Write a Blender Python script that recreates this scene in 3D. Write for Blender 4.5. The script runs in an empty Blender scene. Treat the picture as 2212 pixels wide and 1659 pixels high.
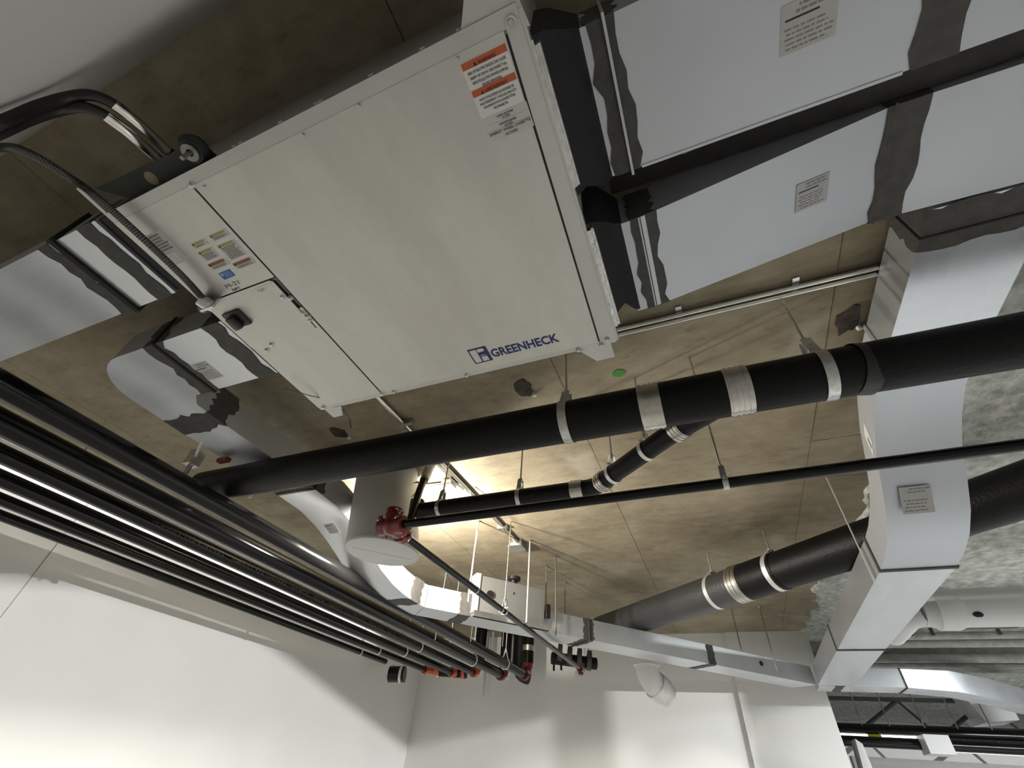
import bpy, bmesh, math, random
from mathutils import Vector, Matrix
random.seed(7)
scene = bpy.context.scene
C = scene.collection
H = 1.6            # eye height: every z below is measured from the eye, floor is at -H
CEIL = 1.5         # underside of the slab above the eye

# ------------------------------------------------------------------ camera, world, lamps, exposure
cam = bpy.data.cameras.new('camera'); cam.sensor_width = 36.0; cam.lens = 36.0 * 948.06 / 2212.0
cam.clip_start = 0.02; cam.clip_end = 60
co = bpy.data.objects.new('camera', cam); C.objects.link(co)
ca, sa = math.cos(-0.443896676), math.sin(-0.443896676)
cb, sb = math.cos(0.730976983), math.sin(0.730976983)
cr, sr = math.cos(0.0932107038), math.sin(0.0932107038)
fw = Vector((sa * cb, ca * cb, sb)); rt = Vector((ca, -sa, 0)); up = rt.cross(fw)
r2 = cr * rt + sr * up; u2 = -sr * rt + cr * up
m = Matrix((r2, u2, -fw)).transposed().to_4x4(); m.translation = Vector((0, 0, H))
co.matrix_world = m
scene.camera = co

w = bpy.data.worlds.new('world'); scene.world = w; w.use_nodes = True
w.node_tree.nodes['Background'].inputs[0].default_value = (0.85, 0.9, 1.0, 1)
w.node_tree.nodes['Background'].inputs[1].default_value = 0.02
vs = scene.view_settings
vs.view_transform = 'Standard'; vs.look = 'None'; vs.gamma = 1.0; vs.use_curve_mapping = False
vs.exposure = 0.0
scene.cycles.caustics_reflective = False; scene.cycles.caustics_refractive = False

def lamp(name, kind, loc, power, color=(1, 1, 1), size=0.3, size_y=None, aim=None, spread=None):
    d = bpy.data.lights.new(name, kind); d.energy = power; d.color = color
    if kind == 'AREA':
        d.size = size
        if size_y: d.shape = 'RECTANGLE'; d.size_y = size_y
        if spread: d.spread = math.radians(spread)
    else:
        d.shadow_soft_size = size
    o = bpy.data.objects.new(name, d); C.objects.link(o)
    o.location = (loc[0], loc[1], loc[2] + H)
    if aim is not None:
        o.rotation_euler = Vector(aim).to_track_quat('-Z', 'Y').to_euler()
    return o
# bare lamp clamped behind the white cylinder: lights the slab, the metal ducts and the far wall
lamp('bare_lamp', 'POINT', (-1.86, 2.33, 1.05), 180, (1.0, 0.945, 0.84), 0.04)
# unseen work lamp added on the right, rack height, to light the left wall
WL = (8.3, 1.7, 0.93)
lamp('added_work_lamp', 'POINT', WL, 3000, (1.0, 0.995, 0.985), 0.0025)
# added light hidden above the rack pipes, brightens the left wall's top
lamp('added_rack_light', 'AREA', (-3.72, 2.95, 1.27), 5, (1.0, 0.99, 0.97), 4.8, 0.04, aim=(-1, 0, 0.04), spread=70)
# unseen near strip added as fill light; far strip lights the space beyond
lamp('fill_strip_near', 'AREA', (3.3, 4.7, 1.2), 260, (0.93, 0.97, 1.0), 1.2, 0.12, aim=(0, 0, -1))
lamp('strip_light_far', 'AREA', (3.2, 9.0, 0.95), 60, (0.95, 0.98, 1.0), 1.8, 0.12, aim=(0, 0, -1))

# ------------------------------------------------------------------ materials
def base(name):
    mt = bpy.data.materials.new(name); mt.use_nodes = True
    nt = mt.node_tree; return mt, nt, nt.nodes['Principled BSDF']
def nd(nt, t, **kw):
    n = nt.nodes.new(t)
    for k, v in kw.items():
        if k in n.inputs: n.inputs[k].default_value = v
        else: setattr(n, k, v)
    return n
def coords(nt, scale=(1, 1, 1), rot=(0, 0, 0)):
    g = nd(nt, 'ShaderNodeNewGeometry'); mp = nd(nt, 'ShaderNodeMapping')
    mp.inputs['Scale'].default_value = scale; mp.inputs['Rotation'].default_value = rot
    nt.links.new(g.outputs['Position'], mp.inputs['Vector']); return mp.outputs['Vector']
def ramp(nt, fac, stops):
    r = nd(nt, 'ShaderNodeValToRGB'); e = r.color_ramp.elements
    e[0].position, e[0].color = stops[0][0], (*stops[0][1], 1)
    e[1].position, e[1].color = stops[-1][0], (*stops[-1][1], 1)
    for p, c in stops[1:-1]:
        x = e.new(p); x.color = (*c, 1)
    nt.links.new(fac, r.inputs['Fac']); return r.outputs['Color']
def simple(name, col, rough=0.5, metal=0.0, var=0.0, vscale=20, bump=0.0, bscale=60, coat=0.0, spec=0.5):
    mt, nt, b = base(name); b.inputs['Specular IOR Level'].default_value = spec
    b.inputs['Base Color'].default_value = (*col, 1)
    b.inputs['Roughness'].default_value = rough; b.inputs['Metallic'].default_value = metal
    b.inputs['Coat Weight'].default_value = coat; b.inputs['Coat Roughness'].default_value = 0.15
    if var:
        n = nd(nt, 'ShaderNodeTexNoise', Scale=vscale, Detail=4.0)
        nt.links.new(coords(nt), n.inputs['Vector'])
        lo = tuple(c * (1 - var) for c in col); hi = tuple(min(1, c * (1 + var)) for c in col)
        nt.links.new(ramp(nt, n.outputs['Fac'], [(0.3, lo), (0.7, hi)]), b.inputs['Base Color'])
    if bump:
        n2 = nd(nt, 'ShaderNodeTexNoise', Scale=bscale, Detail=5.0)
        nt.links.new(coords(nt), n2.inputs['Vector'])
        bp = nd(nt, 'ShaderNodeBump', Strength=bump, Distance=0.01)
        nt.links.new(n2.outputs['Fac'], bp.inputs['Height']); nt.links.new(bp.outputs['Normal'], b.inputs['Normal'])
    return mt
def galvanized(name, col, rough, streak=(1, 1, 1), metal=0.7):
    mt, nt, b = base(name)
    b.inputs['Metallic'].default_value = metal
    n = nd(nt, 'ShaderNodeTexNoise', Scale=3.0, Detail=5.0, Roughness=0.6)
    nt.links.new(coords(nt, streak), n.inputs['Vector'])
    v = nd(nt, 'ShaderNodeTexVoronoi', Scale=55.0); nt.links.new(coords(nt), v.inputs['Vector'])
    mx = nd(nt, 'ShaderNodeMath', operation='MULTIPLY_ADD'); mx.inputs[1].default_value = 0.07
    nt.links.new(v.outputs['Color'], mx.inputs[0]); nt.links.new(n.outputs['Fac'], mx.inputs[2])
    lo = tuple(c * 0.9 for c in col); hi = tuple(min(1, c * 1.07) for c in col)
    nt.links.new(ramp(nt, mx.outputs[0], [(0.35, lo), (0.75, hi)]), b.inputs['Base Color'])
    r = nd(nt, 'ShaderNodeMapRange'); r.inputs['From Min'].default_value = 0.3; r.inputs['From Max'].default_value = 0.8
    r.inputs['To Min'].default_value = rough * 0.85; r.inputs['To Max'].default_value = rough * 1.2
    nt.links.new(mx.outputs[0], r.inputs['Value']); nt.links.new(r.outputs[0], b.inputs['Roughness'])
    bp = nd(nt, 'ShaderNodeBump', Strength=0.1, Distance=0.02)
    nt.links.new(n.outputs['Fac'], bp.inputs['Height']); nt.links.new(bp.outputs['Normal'], b.inputs['Normal'])
    return mt
def concrete(name):
    mt, nt, b = base(name)
    b.inputs['Roughness'].default_value = 0.8
    p = coords(nt)
    n1 = nd(nt, 'ShaderNodeTexNoise', Scale=1.1, Detail=6.0, Roughness=0.65); nt.links.new(p, n1.inputs['Vector'])
    n2 = nd(nt, 'ShaderNodeTexNoise', Scale=9.0, Detail=8.0, Roughness=0.7); nt.links.new(coords(nt, (0.6, 1.4, 1)), n2.inputs['Vector'])
    n3 = nd(nt, 'ShaderNodeTexNoise', Scale=2.3, Detail=3.0); nt.links.new(coords(nt, (1, 1, 1), (0, 0, 0.7)), n3.inputs['Vector'])
    a = nd(nt, 'ShaderNodeMath', operation='MULTIPLY_ADD'); a.inputs[1].default_value = 0.45
    nt.links.new(n2.outputs['Fac'], a.inputs[0]); nt.links.new(n1.outputs['Fac'], a.inputs[2])
    c1 = ramp(nt, a.outputs[0], [(0.42, (0.13, 0.102, 0.063)), (0.7, (0.28, 0.232, 0.152)), (0.95, (0.42, 0.365, 0.26))])
    c2 = ramp(nt, n3.outputs['Fac'], [(0.60, (0, 0, 0)), (0.72, (1, 1, 1))])
    mx = nd(nt, 'ShaderNodeMix', data_type='RGBA'); mx.inputs[7].default_value = (0.40, 0.36, 0.29, 1)
    sc = nd(nt, 'ShaderNodeMath', operation='MULTIPLY'); sc.inputs[1].default_value = 0.7
    nt.links.new(c2, sc.inputs[0]); nt.links.new(sc.outputs[0], mx.inputs[0]); nt.links.new(c1, mx.inputs[6])
    n4 = nd(nt, 'ShaderNodeTexNoise', Scale=26.0, Detail=4.0, Roughness=0.6); nt.links.new(coords(nt, (0.35, 1.0, 1)), n4.inputs['Vector'])
    c4 = ramp(nt, n4.outputs['Fac'], [(0.30, (0.55, 0.5, 0.45)), (0.42, (1, 1, 1))])
    mu = nd(nt, 'ShaderNodeMix', data_type='RGBA', blend_type='MULTIPLY'); mu.inputs[0].default_value = 0.45
    nt.links.new(mx.outputs[2], mu.inputs[6]); nt.links.new(c4, mu.inputs[7])
    nt.links.new(mu.outputs[2], b.inputs['Base Color'])
    bp = nd(nt, 'ShaderNodeBump', Strength=0.25, Distance=0.01)
    nt.links.new(n2.outputs['Fac'], bp.inputs['Height']); nt.links.new(bp.outputs['Normal'], b.inputs['Normal'])
    return mt

M = {}
M['concrete'] = concrete('brown_concrete')
M['spray'] = simple('sprayed_fireproofing', (0.50, 0.51, 0.46), 0.95, var=0.35, vscale=16, bump=0.8, bscale=38)
M['wall'] = simple('white_wall_paint', (0.80, 0.80, 0.78), 0.55, var=0.02, vscale=2, bump=0.03, bscale=90)
M['wall_front'] = simple('grey_wall_paint', (0.62, 0.62, 0.60), 0.6, bump=0.03)
M['floor'] = simple('pale_floor', (0.40, 0.395, 0.385), 0.6, var=0.1, vscale=3)
M['galv'] = galvanized('galvanized_sheet', (0.62, 0.64, 0.66), 0.40, (0.4, 2.2, 1))
M['galv_y'] = galvanized('galvanized_sheet_along', (0.62, 0.64, 0.66), 0.36, (2.2, 0.4, 1))
M['unit'] = galvanized('unit_casing_sheet', (0.60, 0.595, 0.555), 0.46, (2.4, 0.7, 1))
M['unit_dull'] = galvanized('unit_frame_sheet', (0.56, 0.56, 0.53), 0.5, (1, 1, 1))
M['duct_coat'] = simple('pale_duct_sheet', (0.53, 0.55, 0.575), 0.5, metal=0.55, var=0.03, vscale=4)
M['seal'] = simple('duct_sealant', (0.068, 0.064, 0.058), 0.75, var=0.2, vscale=30, bump=0.5, bscale=30)
M['gap'] = simple('dark_gap', (0.012, 0.012, 0.012), 0.8)
M['flex'] = simple('black_flexible_canvas', (0.006, 0.006, 0.007), 0.7, bump=0.3, bscale=25)
M['insul'] = simple('duct_liner_board', (0.035, 0.03, 0.026), 0.8, var=0.2)
M['black_pipe'] = simple('black_painted_steel', (0.004, 0.004, 0.004), 0.17, spec=0.3)
M['cast'] = simple('black_cast_iron', (0.006, 0.006, 0.006), 0.45, spec=0.2, bump=0.25, bscale=90)
M['cast_grey'] = simple('dark_grey_cast_iron', (0.05, 0.05, 0.052), 0.42, bump=0.3, bscale=70)
M['steel'] = simple('stainless_band', (0.62, 0.59, 0.54), 0.28, metal=1.0, var=0.1, vscale=40)
M['zinc'] = simple('zinc_plated_steel', (0.60, 0.60, 0.58), 0.35, metal=1.0, var=0.15, vscale=60)
M['zinc_dull'] = simple('dull_zinc_rod', (0.30, 0.29, 0.27), 0.5, metal=0.8)
M['box_sheet'] = simple('grey_box_sheet', (0.30, 0.30, 0.295), 0.45, metal=0.5)
M['zinc_pale'] = simple('pale_zinc_strap', (0.78, 0.78, 0.76), 0.4, metal=0.6)
M['orange'] = simple('orange_red_enamel', (0.55, 0.085, 0.03), 0.35, coat=0.3)
M['red'] = simple('dark_red_enamel', (0.17, 0.017, 0.012), 0.32, coat=0.4)
M['pvc'] = simple('white_pvc', (0.78, 0.77, 0.74), 0.35)
M['pvc_grey'] = simple('pale_grey_pipe_jacket', (0.62, 0.62, 0.61), 0.45)
M['drum'] = simple('white_duct_jacket', (0.62, 0.61, 0.58), 0.55, var=0.02, vscale=3)
M['paper'] = simple('white_label_paper', (0.70, 0.69, 0.66), 0.6)
M['paper_grey'] = simple('grey_label_paper', (0.47, 0.46, 0.45), 0.6, var=0.05, vscale=60)
M['paper_pale'] = simple('translucent_label_film', (0.54, 0.54, 0.51), 0.6)
M['ink'] = simple('black_ink', (0.015, 0.015, 0.015), 0.6)
M['stencil'] = simple('faint_stencil_paint', (0.045, 0.045, 0.048), 0.6)
M['ink_grey'] = simple('grey_ink', (0.22, 0.22, 0.21), 0.6)
M['orange_ink'] = simple('orange_label_ink', (0.50, 0.10, 0.035), 0.55)
M['brown_ink'] = simple('rust_label_ink', (0.27, 0.075, 0.022), 0.55)
M['yellow_ink'] = simple('yellow_label_ink', (0.36, 0.33, 0.07), 0.55)
M['blue_ink'] = simple('blue_label_ink', (0.02, 0.13, 0.45), 0.5)
M['navy'] = simple('navy_logo_ink', (0.010, 0.016, 0.115), 0.5)
M['black_plastic'] = simple('black_plastic', (0.012, 0.010, 0.010), 0.4)
M['rubber'] = simple('black_rubber', (0.012, 0.012, 0.012), 0.6)
M['shadeplate'] = simple('shaded_bracket_plate', (0.03, 0.032, 0.028), 0.6, metal=0.3)  # dark colour stands for the shade on one bracket
M['conduit'] = simple('grey_armoured_cable', (0.10, 0.095, 0.09), 0.42, metal=0.7)
M['emt'] = simple('bright_steel_conduit', (0.72, 0.70, 0.64), 0.22, metal=1.0)
M['foil'] = simple('crumpled_silver_tape', (0.6, 0.6, 0.58), 0.25, metal=1.0, bump=0.8, bscale=50)
M['plastic_wrap'] = simple('milky_plastic_wrap', (0.72, 0.71, 0.64), 0.3)
M['hole'] = simple('dark_torn_hole', (0.05, 0.038, 0.028), 0.9, var=0.5, vscale=30)
M['green'] = simple('green_sticker', (0.05, 0.26, 0.03), 0.6)
M['joist'] = simple('dark_steel_joist', (0.05, 0.048, 0.045), 0.6)
M['beam_grey'] = simple('grey_sprayed_beam', (0.36, 0.36, 0.33), 0.9, var=0.2, vscale=12, bump=0.5)
M['yellow'] = simple('yellow_pipe_marker', (0.75, 0.68, 0.01), 0.5)
mt, nt, b = base('glowing_white'); b.inputs['Emission Color'].default_value = (1, 0.98, 0.95, 1); b.inputs['Emission Strength'].default_value = 3.0; M['lit'] = mt

# ------------------------------------------------------------------ mesh helpers
class MB:
    def __init__(s): s.v = []; s.f = []
    def add(s, vs, fs):
        k = len(s.v); s.v += [tuple(v) for v in vs]; s.f += [tuple(i + k for i in f) for f in fs]; return s
    def box(s, x0, x1, y0, y1, z0, z1):
        return s.add([(x0,y0,z0),(x1,y0,z0),(x1,y1,z0),(x0,y1,z0),(x0,y0,z1),(x1,y0,z1),(x1,y1,z1),(x0,y1,z1)],
                     [(3,2,1,0),(4,5,6,7),(0,1,5,4),(1,2,6,5),(2,3,7,6),(3,0,4,7)])
    def loft(s, rings, caps=True, closed=True):
        n = len(rings[0]); vs = [p for r in rings for p in r]; fs = []
        for i in range(len(rings) - 1):
            for j in range(n if closed else n - 1):
                a = i * n + j; b_ = i * n + (j + 1) % n
                fs.append((a, b_, b_ + n, a + n))
        if caps and closed:
            fs.append(tuple(range(n))[::-1]); fs.append(tuple((len(rings) - 1) * n + j for j in range(n)))
        return s.add(vs, fs)
    def tube(s, path, r, seg=16, caps=True):
        P = [Vector(p) for p in path]; rs = r if isinstance(r, (list, tuple)) else [r] * len(P)
        t0 = (P[1] - P[0]).normalized()
        ref = Vector((0, 0, 1)) if abs(t0.z) < 0.9 else Vector((1, 0, 0))
        u = t0.cross(ref).normalized(); rings = []
        for i, p in enumerate(P):
            a = P[max(i - 1, 0)]; c = P[min(i + 1, len(P) - 1)]
            t = (c - a).normalized() if (c - a).length > 1e-9 else t0
            u = (u - t * u.dot(t)).normalized(); v = t.cross(u)
            rings.append([p + (u * math.cos(q) + v * math.sin(q)) * rs[i] for q in [2 * math.pi * k / seg for k in range(seg)]])
        return s.loft(rings, caps)
    def ring(s, p, d, r0, r1, wd, seg=24):
        """a band round an axis: inner r0, outer r1, width wd along d, centred on p"""
        p = Vector(p); d = Vector(d).normalized(); a = p - d * wd / 2; b_ = p + d * wd / 2
        ref = Vector((0, 0, 1)) if abs(d.z) < 0.9 else Vector((1, 0, 0))
        u = d.cross(ref).normalized(); v = d.cross(u)
        def circ(c, r): return [c + (u * math.cos(q) + v * math.sin(q)) * r for q in [2 * math.pi * k / seg for k in range(seg)]]
        return s.loft([circ(a, r0), circ(a, r1), circ(b_, r1), circ(b_, r0), circ(a, r0)], caps=False)
    def prism(s, poly, d):
        d = Vector(d); n = len(poly); P = [Vector(p) for p in poly]
        return s.add(P + [p + d for p in P], [tuple(range(n))[::-1], tuple(range(n, 2 * n))] + [(i, (i + 1) % n, (i + 1) % n + n, i + n) for i in range(n)])
    def sphere(s, c, r, seg=14, rings=8, sc=(1, 1, 1)):
        R = []
        for i in range(1, rings):
            a = math.pi * i / rings
            R.append([(c[0] + r * sc[0] * math.sin(a) * math.cos(q), c[1] + r * sc[1] * math.sin(a) * math.sin(q), c[2] + r * sc[2] * math.cos(a)) for q in [2 * math.pi * k / seg for k in range(seg)]])
        return s.loft(R)
ROOT = {}
def obj(name, mb, mat, parent=None, smooth=True, bevel=0.0, kind=None, label=None):
    me = bpy.data.meshes.new(name)
    if parent is not None: org = ROOT[parent.name]
    else:
        xs = [v[0] for v in mb.v]; ys = [v[1] for v in mb.v]; zs = [v[2] for v in mb.v]
        org = Vector(((min(xs) + max(xs)) / 2, (min(ys) + max(ys)) / 2, min(zs)))
    me.from_pydata([tuple(Vector(v) - org) for v in mb.v], [], mb.f); me.update()
    bm = bmesh.new(); bm.from_mesh(me); bmesh.ops.recalc_face_normals(bm, faces=bm.faces)
    if bevel: bmesh.ops.bevel(bm, geom=list(bm.edges), offset=bevel, segments=2, affect='EDGES', profile=0.5)
    bm.to_mesh(me); bm.free()
    if smooth:
        me.polygons.foreach_set('use_smooth', [True] * len(me.polygons))
        me.set_sharp_from_angle(angle=math.radians(35))
    me.materials.append(mat if not isinstance(mat, str) else M[mat])
    o = bpy.data.objects.new(name, me); C.objects.link(o)
    ROOT[o.name] = org
    if parent is not None: o.parent = parent
    else: o.location = org + Vector((0, 0, H))
    if kind: o['kind'] = kind
    if label: o['label'] = label
    return o
def thing(name, label, cat, loc, group=None):
    o = bpy.data.objects.new(name, None); C.objects.link(o); o.empty_display_size = 0.1
    o.location = Vector(loc) + Vector((0, 0, H)); ROOT[o.name] = Vector(loc)
    o['label'] = label; o['category'] = cat
    if group: o['group'] = group
    return o
def tag(o, label, cat, group=None):
    o['label'] = label; o['category'] = cat
    if group: o['group'] = group
    return o
def struct(name, mb, mat, **kw): return obj(name, mb, mat, kind='structure', **kw)
def copy_tree(o, parent=None):
    c = o.copy(); C.objects.link(c); ROOT[c.name] = ROOT[o.name].copy()
    c.parent = parent
    for ch in list(o.children): copy_tree(ch, c)
    return c
def text(parent, name, string, org, right, upv, size, mat, align='LEFT', width=None, depth=0.0004, bold=0.0):
    cu = bpy.data.curves.new(name, 'FONT'); cu.body = string; cu.size = size; cu.align_x = align
    cu.extrude = depth; cu.offset = bold; cu.resolution_u = 3
    t = bpy.data.objects.new('tmp_text', cu); C.objects.link(t)
    dg = bpy.context.evaluated_depsgraph_get(); me = bpy.data.meshes.new_from_object(t.evaluated_get(dg))
    C.objects.unlink(t); bpy.data.objects.remove(t)
    r = Vector(right).normalized(); u = Vector(upv).normalized(); n = r.cross(u)
    xs = [v.co.x for v in me.vertices]; k = 1.0
    if width and xs: k = width / max(1e-6, max(xs) - min(xs))
    base_ = ROOT[parent.name]
    for v in me.vertices:
        v.co = Vector(org) + r * v.co.x * k + u * v.co.y + n * (v.co.z + depth) - base_
    me.materials.clear(); me.materials.append(M[mat])
    me.name = name
    o = bpy.data.objects.new(name, me); C.objects.link(o); ROOT[o.name] = base_.copy(); o.parent = parent
    return o
def quadplate(org, right, upv, a0, a1, b0, b1, t=0.0008):
    r = Vector(right).normalized(); u = Vector(upv).normalized(); n = r.cross(u); o = Vector(org)
    return MB().prism([o + r * a + u * b_ for a, b_ in ((a0, b0), (a1, b0), (a1, b1), (a0, b1))], n * t)
def print_lines(parent, org, right, upv, a0, a1, b0, b1, rows, mat='ink_grey', seed=1, t=0.0012, fill=0.55):
    """rows of small unreadable print, as one joined part"""
    rnd = random.Random(seed); mb = MB(); hgt = (b1 - b0) / rows
    for k in range(rows):
        x = a0 + rnd.random() * 0.1 * (a1 - a0); yb = b1 - (k + 1) * hgt
        end = a1 - rnd.random() * 0.25 * (a1 - a0)
        while x < end:
            L = min(end - x, (0.05 + 0.14 * rnd.random()) * (a1 - a0))
            q = quadplate(org, right, upv, x, x + L, yb + hgt * (1 - fill) / 2, yb + hgt * (1 + fill) / 2, t)
            mb.add(q.v, q.f); x += L + 0.035 * (a1 - a0)
    return obj('print', mb, mat, parent, smooth=False, kind='stuff')
DN = ((1, 0, 0), (0, -1, 0))      # right and up of print seen from below
def P3(l): return [Vector(p) for p in l]
def rect_ring(c, side, updir, wd, ht, grow=0.0):
    """four corners of a duct section: c = centre of the bottom edge"""
    s = Vector(side).normalized(); u = Vector(updir).normalized(); c = Vector(c)
    w2 = wd / 2 + grow
    return [c - s * w2 - u * grow, c + s * w2 - u * grow, c + s * w2 + u * (ht + grow), c - s * w2 + u * (ht + grow)]
def lerp_ring(a, b_, t): return [Vector(p).lerp(Vector(q), t) for p, q in zip(a, b_)]
def grow_ring(r, g):
    c = sum((Vector(p) for p in r), Vector()) / 4
    out = []
    for i in range(4):
        p = Vector(r[i]); e1 = (Vector(r[(i + 1) % 4]) - p).normalized(); e0 = (Vector(r[i - 1]) - p).normalized()
        out.append(p - (e1 + e0) * g)
    return out
def seal(parent, ra, rb, seed=1, jit=0.25, n=9, name='sealant_band', mat='seal', g=0.0022):
    """brushed sealant round a joint, ragged edges"""
    rnd = random.Random(seed); ra = grow_ring(ra, g); rb = grow_ring(rb, g)
    A = []; B = []
    for i in range(4):
        for k in range(n):
            p = ra[i].lerp(ra[(i + 1) % 4], k / n); q = rb[i].lerp(rb[(i + 1) % 4], k / n)
            A.append(p.lerp(q, rnd.uniform(0, jit))); B.append(q.lerp(p, rnd.uniform(0, jit)))
    return obj(name, MB().loft([A, [a.lerp(b_, 0.5) for a, b_ in zip(A, B)], B], caps=False), mat, parent, smooth=False)
def flange(parent, ra, rb, g=0.012, mat='galv', name='flange'):
    o_a = grow_ring(ra, g); o_b = grow_ring(rb, g)
    return obj(name, MB().loft([ra, o_a, o_b, rb, ra], caps=False), mat, parent, smooth=False)
def arc(c, a0, a1, r, n, ux, uy):
    c = Vector(c); ux = Vector(ux); uy = Vector(uy)
    return [c + ux * r * math.cos(a0 + (a1 - a0) * k / n) + uy * r * math.sin(a0 + (a1 - a0) * k / n) for k in range(n + 1)]

# ------------------------------------------------------------------ the setting
struct('floor', MB().box(-4.4, 9.2, -0.3, 14.2, -H - 0.1, -H), 'floor')
ce = struct('ceiling', MB().box(-4.4, 9.2, -0.3, 14.2, CEIL + 0.02, CEIL + 0.2), 'concrete')
xs = [-4.13, -3.3, -1.95, -0.475, 0.69, 2.2, 4.4, 6.8, 9.0]
ys = [-0.142, 2.45, 4.95, 7.4, 10.6, 14.0]
gp = 0.0014
for i in range(len(xs) - 1):
    for j in range(len(ys) - 1):
        obj('concrete_panel', MB().box(xs[i] + gp, xs[i + 1] - gp, ys[j] + gp * 0.4, ys[j + 1] - gp * 0.4, CEIL + random.uniform(0, 0.002), CEIL + 0.03), 'concrete', ce, smooth=False)
wl = struct('wall_left', MB().box(-4.4, -4.142, -0.3, 6.7, -H, CEIL + 0.02), 'wall')
for a, b_ in ((-0.142, 1.585), (1.592, 6.5)):
    obj('gypsum_panel', MB().box(-4.142, -4.13, a, b_, -H, CEIL + 0.01), 'wall', wl, smooth=False)
wf = struct('wall_far', MB().box(-4.13, 0.94, 6.512, 6.7, -H, CEIL + 0.02), 'wall')
obj('gypsum_panel', MB().box(-4.13, 0.075, 6.5, 6.513, -H, CEIL + 0.01), 'wall', wf, smooth=False)
obj('gypsum_panel', MB().box(0.075, 0.94, 6.47, 6.513, -H, CEIL + 0.01), 'wall', wf, smooth=False)
struct('wall_front', MB().box(-4.4, 9.2, -0.3, -0.142, -H, CEIL + 0.02), 'wall_front')
struct('wall_back', MB().box(-4.4, 9.2, 14.0, 14.2, -H, CEIL + 0.02), 'wall')
struct('wall_right', MB().box(9.0, 9.2, -0.3, 14.2, -H, CEIL + 0.02), 'wall')
# sprayed fireproofing over the slab on the right, ragged near edge
def spray_sheet(name, x0f, x1, y0, y1, nx, ny, z, amp, seed, mat='spray'):
    rnd = random.Random(seed); vs = []; fs = []
    for j in range(ny + 1):
        y = y0 + (y1 - y0) * j / ny; e = x0f(y) + rnd.uniform(-0.012, 0.012)
        for i in range(nx + 1):
            t = (i / nx) ** 1.6; x = e + (x1 - e) * t
            zz = CEIL + 0.002 if i == 0 else z + rnd.uniform(-amp, amp)
            vs.append((x, y, zz))
    for j in range(ny):
        for i in range(nx):
            a = j * (nx + 1) + i; fs.append((a, a + 1, a + nx + 2, a + nx + 1))
    return MB().add(vs, fs)
def edge_x(y):
    return 0.95 + 0.03 * math.sin(y * 2.3) + 0.025 * math.sin(y * 7.1 + 1) + 0.015 * math.sin(y * 17.3) + 0.10 * max(0, 1 - abs(y - 3.2)) - 0.09 * max(0, 1 - abs(y - 6.4) / 0.8)
struct('trim_1', spray_sheet('spray', edge_x, 9.0, -0.14, 14.0, 60, 330, CEIL - 0.026, 0.010, 3), 'spray', smooth=True)

# holes, sticker and boxes on the slab
def slab_blot(name, pts, mat, label, cat, t=0.006, group=None):
    return tag(obj(name, MB().prism([(x, y, CEIL - t) for x, y in pts], (0, 0, t + 0.0015)), mat, smooth=False), label, cat, group)
def blob(cx, cy, rx, ry, seed, n=12, rot=0.0):
    rnd = random.Random(seed); o = []
    for k in range(n):
        q = 2 * math.pi * k / n; rr = rnd.uniform(0.7, 1.1)
        x = rx * rr * math.cos(q); y = ry * rr * math.sin(q)
        o.append((cx + x * math.cos(rot) - y * math.sin(rot), cy + x * math.sin(rot) + y * math.cos(rot)))
    return o
slab_blot('green_sticker', [(-0.192 + 0.03 * math.cos(q), 1.594 + 0.026 * math.sin(q)) for q in [k * math.pi / 10 for k in range(20)]], 'green', 'round green dot sticker on the brown slab beside the ventilation unit', 'sticker', 0.002)
def hole_plug(cx, cy, seed, label, rx, ry, rot):
    t = thing('torn_plug', label, 'slab hole', (cx, cy, CEIL))
    obj('torn_tape', MB().prism([(x, y, CEIL - 0.004) for x, y in blob(cx, cy, rx, ry, seed, 11, rot)], (0, 0, 0.005)), 'hole', t, smooth=False)
    obj('opening', MB().prism([(x, y, CEIL - 0.006) for x, y in blob(cx + 0.02, cy + 0.035, rx * 0.42, ry * 0.38, seed + 1, 10, rot)], (0, 0, 0.004)), 'gap', t, smooth=False)
    obj('tube_end', MB().tube([(cx + 0.04, cy + 0.05, CEIL + 0.001), (cx + 0.045, cy + 0.055, CEIL - 0.018)], 0.011, 10), 'paper', t)
    return t
hole_plug(-0.676, 1.56, 4, 'torn brown slab hole with a white tube just left of the first pipe strap', 0.05, 0.075, 0.5)
hole_plug(0.757, 1.56, 9, 'dark torn slab hole on the right near the dropping duct', 0.05, 0.085, 0.2)
hole_plug(-1.90, 1.60, 14, 'torn brown slab hole left of the ceiling conduit behind the drain pipe', 0.06, 0.05, 0.9)

# ------------------------------------------------------------------ ceiling conduits
def emt(name, label, pts, r, n=1, off=(0, 0.028, 0), clips=()):
    t = thing(name, label, 'conduit', (pts[0][0], pts[0][1], CEIL))
    for k in range(n):
        obj('tube', MB().tube([Vector(p) + Vector(off) * k for p in pts], r, 12), 'emt', t)
    for c in clips:
        mb = MB().box(c[0] - 0.012, c[0] + 0.012, c[1] - 0.03, c[1] + 0.05, CEIL - 0.006, CEIL + 0.001)
        mb.tube([(c[0], c[1] + 0.035, CEIL - 0.012), (c[0], c[1] + 0.035, CEIL - 0.004)], 0.007, 8)
        obj('strap_clip', mb, 'zinc', t)
    return t
emt('ceiling_conduit', 'pair of bright conduits running across the slab right of the unit', [(-0.20, 1.305, CEIL - 0.014), (1.4, 1.308, CEIL - 0.014)], 0.0105, 2, (0, 0.03, 0), [(0.12, 1.30), (0.55, 1.30)])
t = thing('ceiling_conduit', 'single bright conduit running along the slab to a square box', 'conduit', (-1.43, 1.4, CEIL))
obj('tube', MB().tube([(-1.448, 1.30, CEIL - 0.016), (-1.42, 2.4, CEIL - 0.016), (-1.41, 3.32, CEIL - 0.016)], 0.013, 12), 'emt', t)
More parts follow.
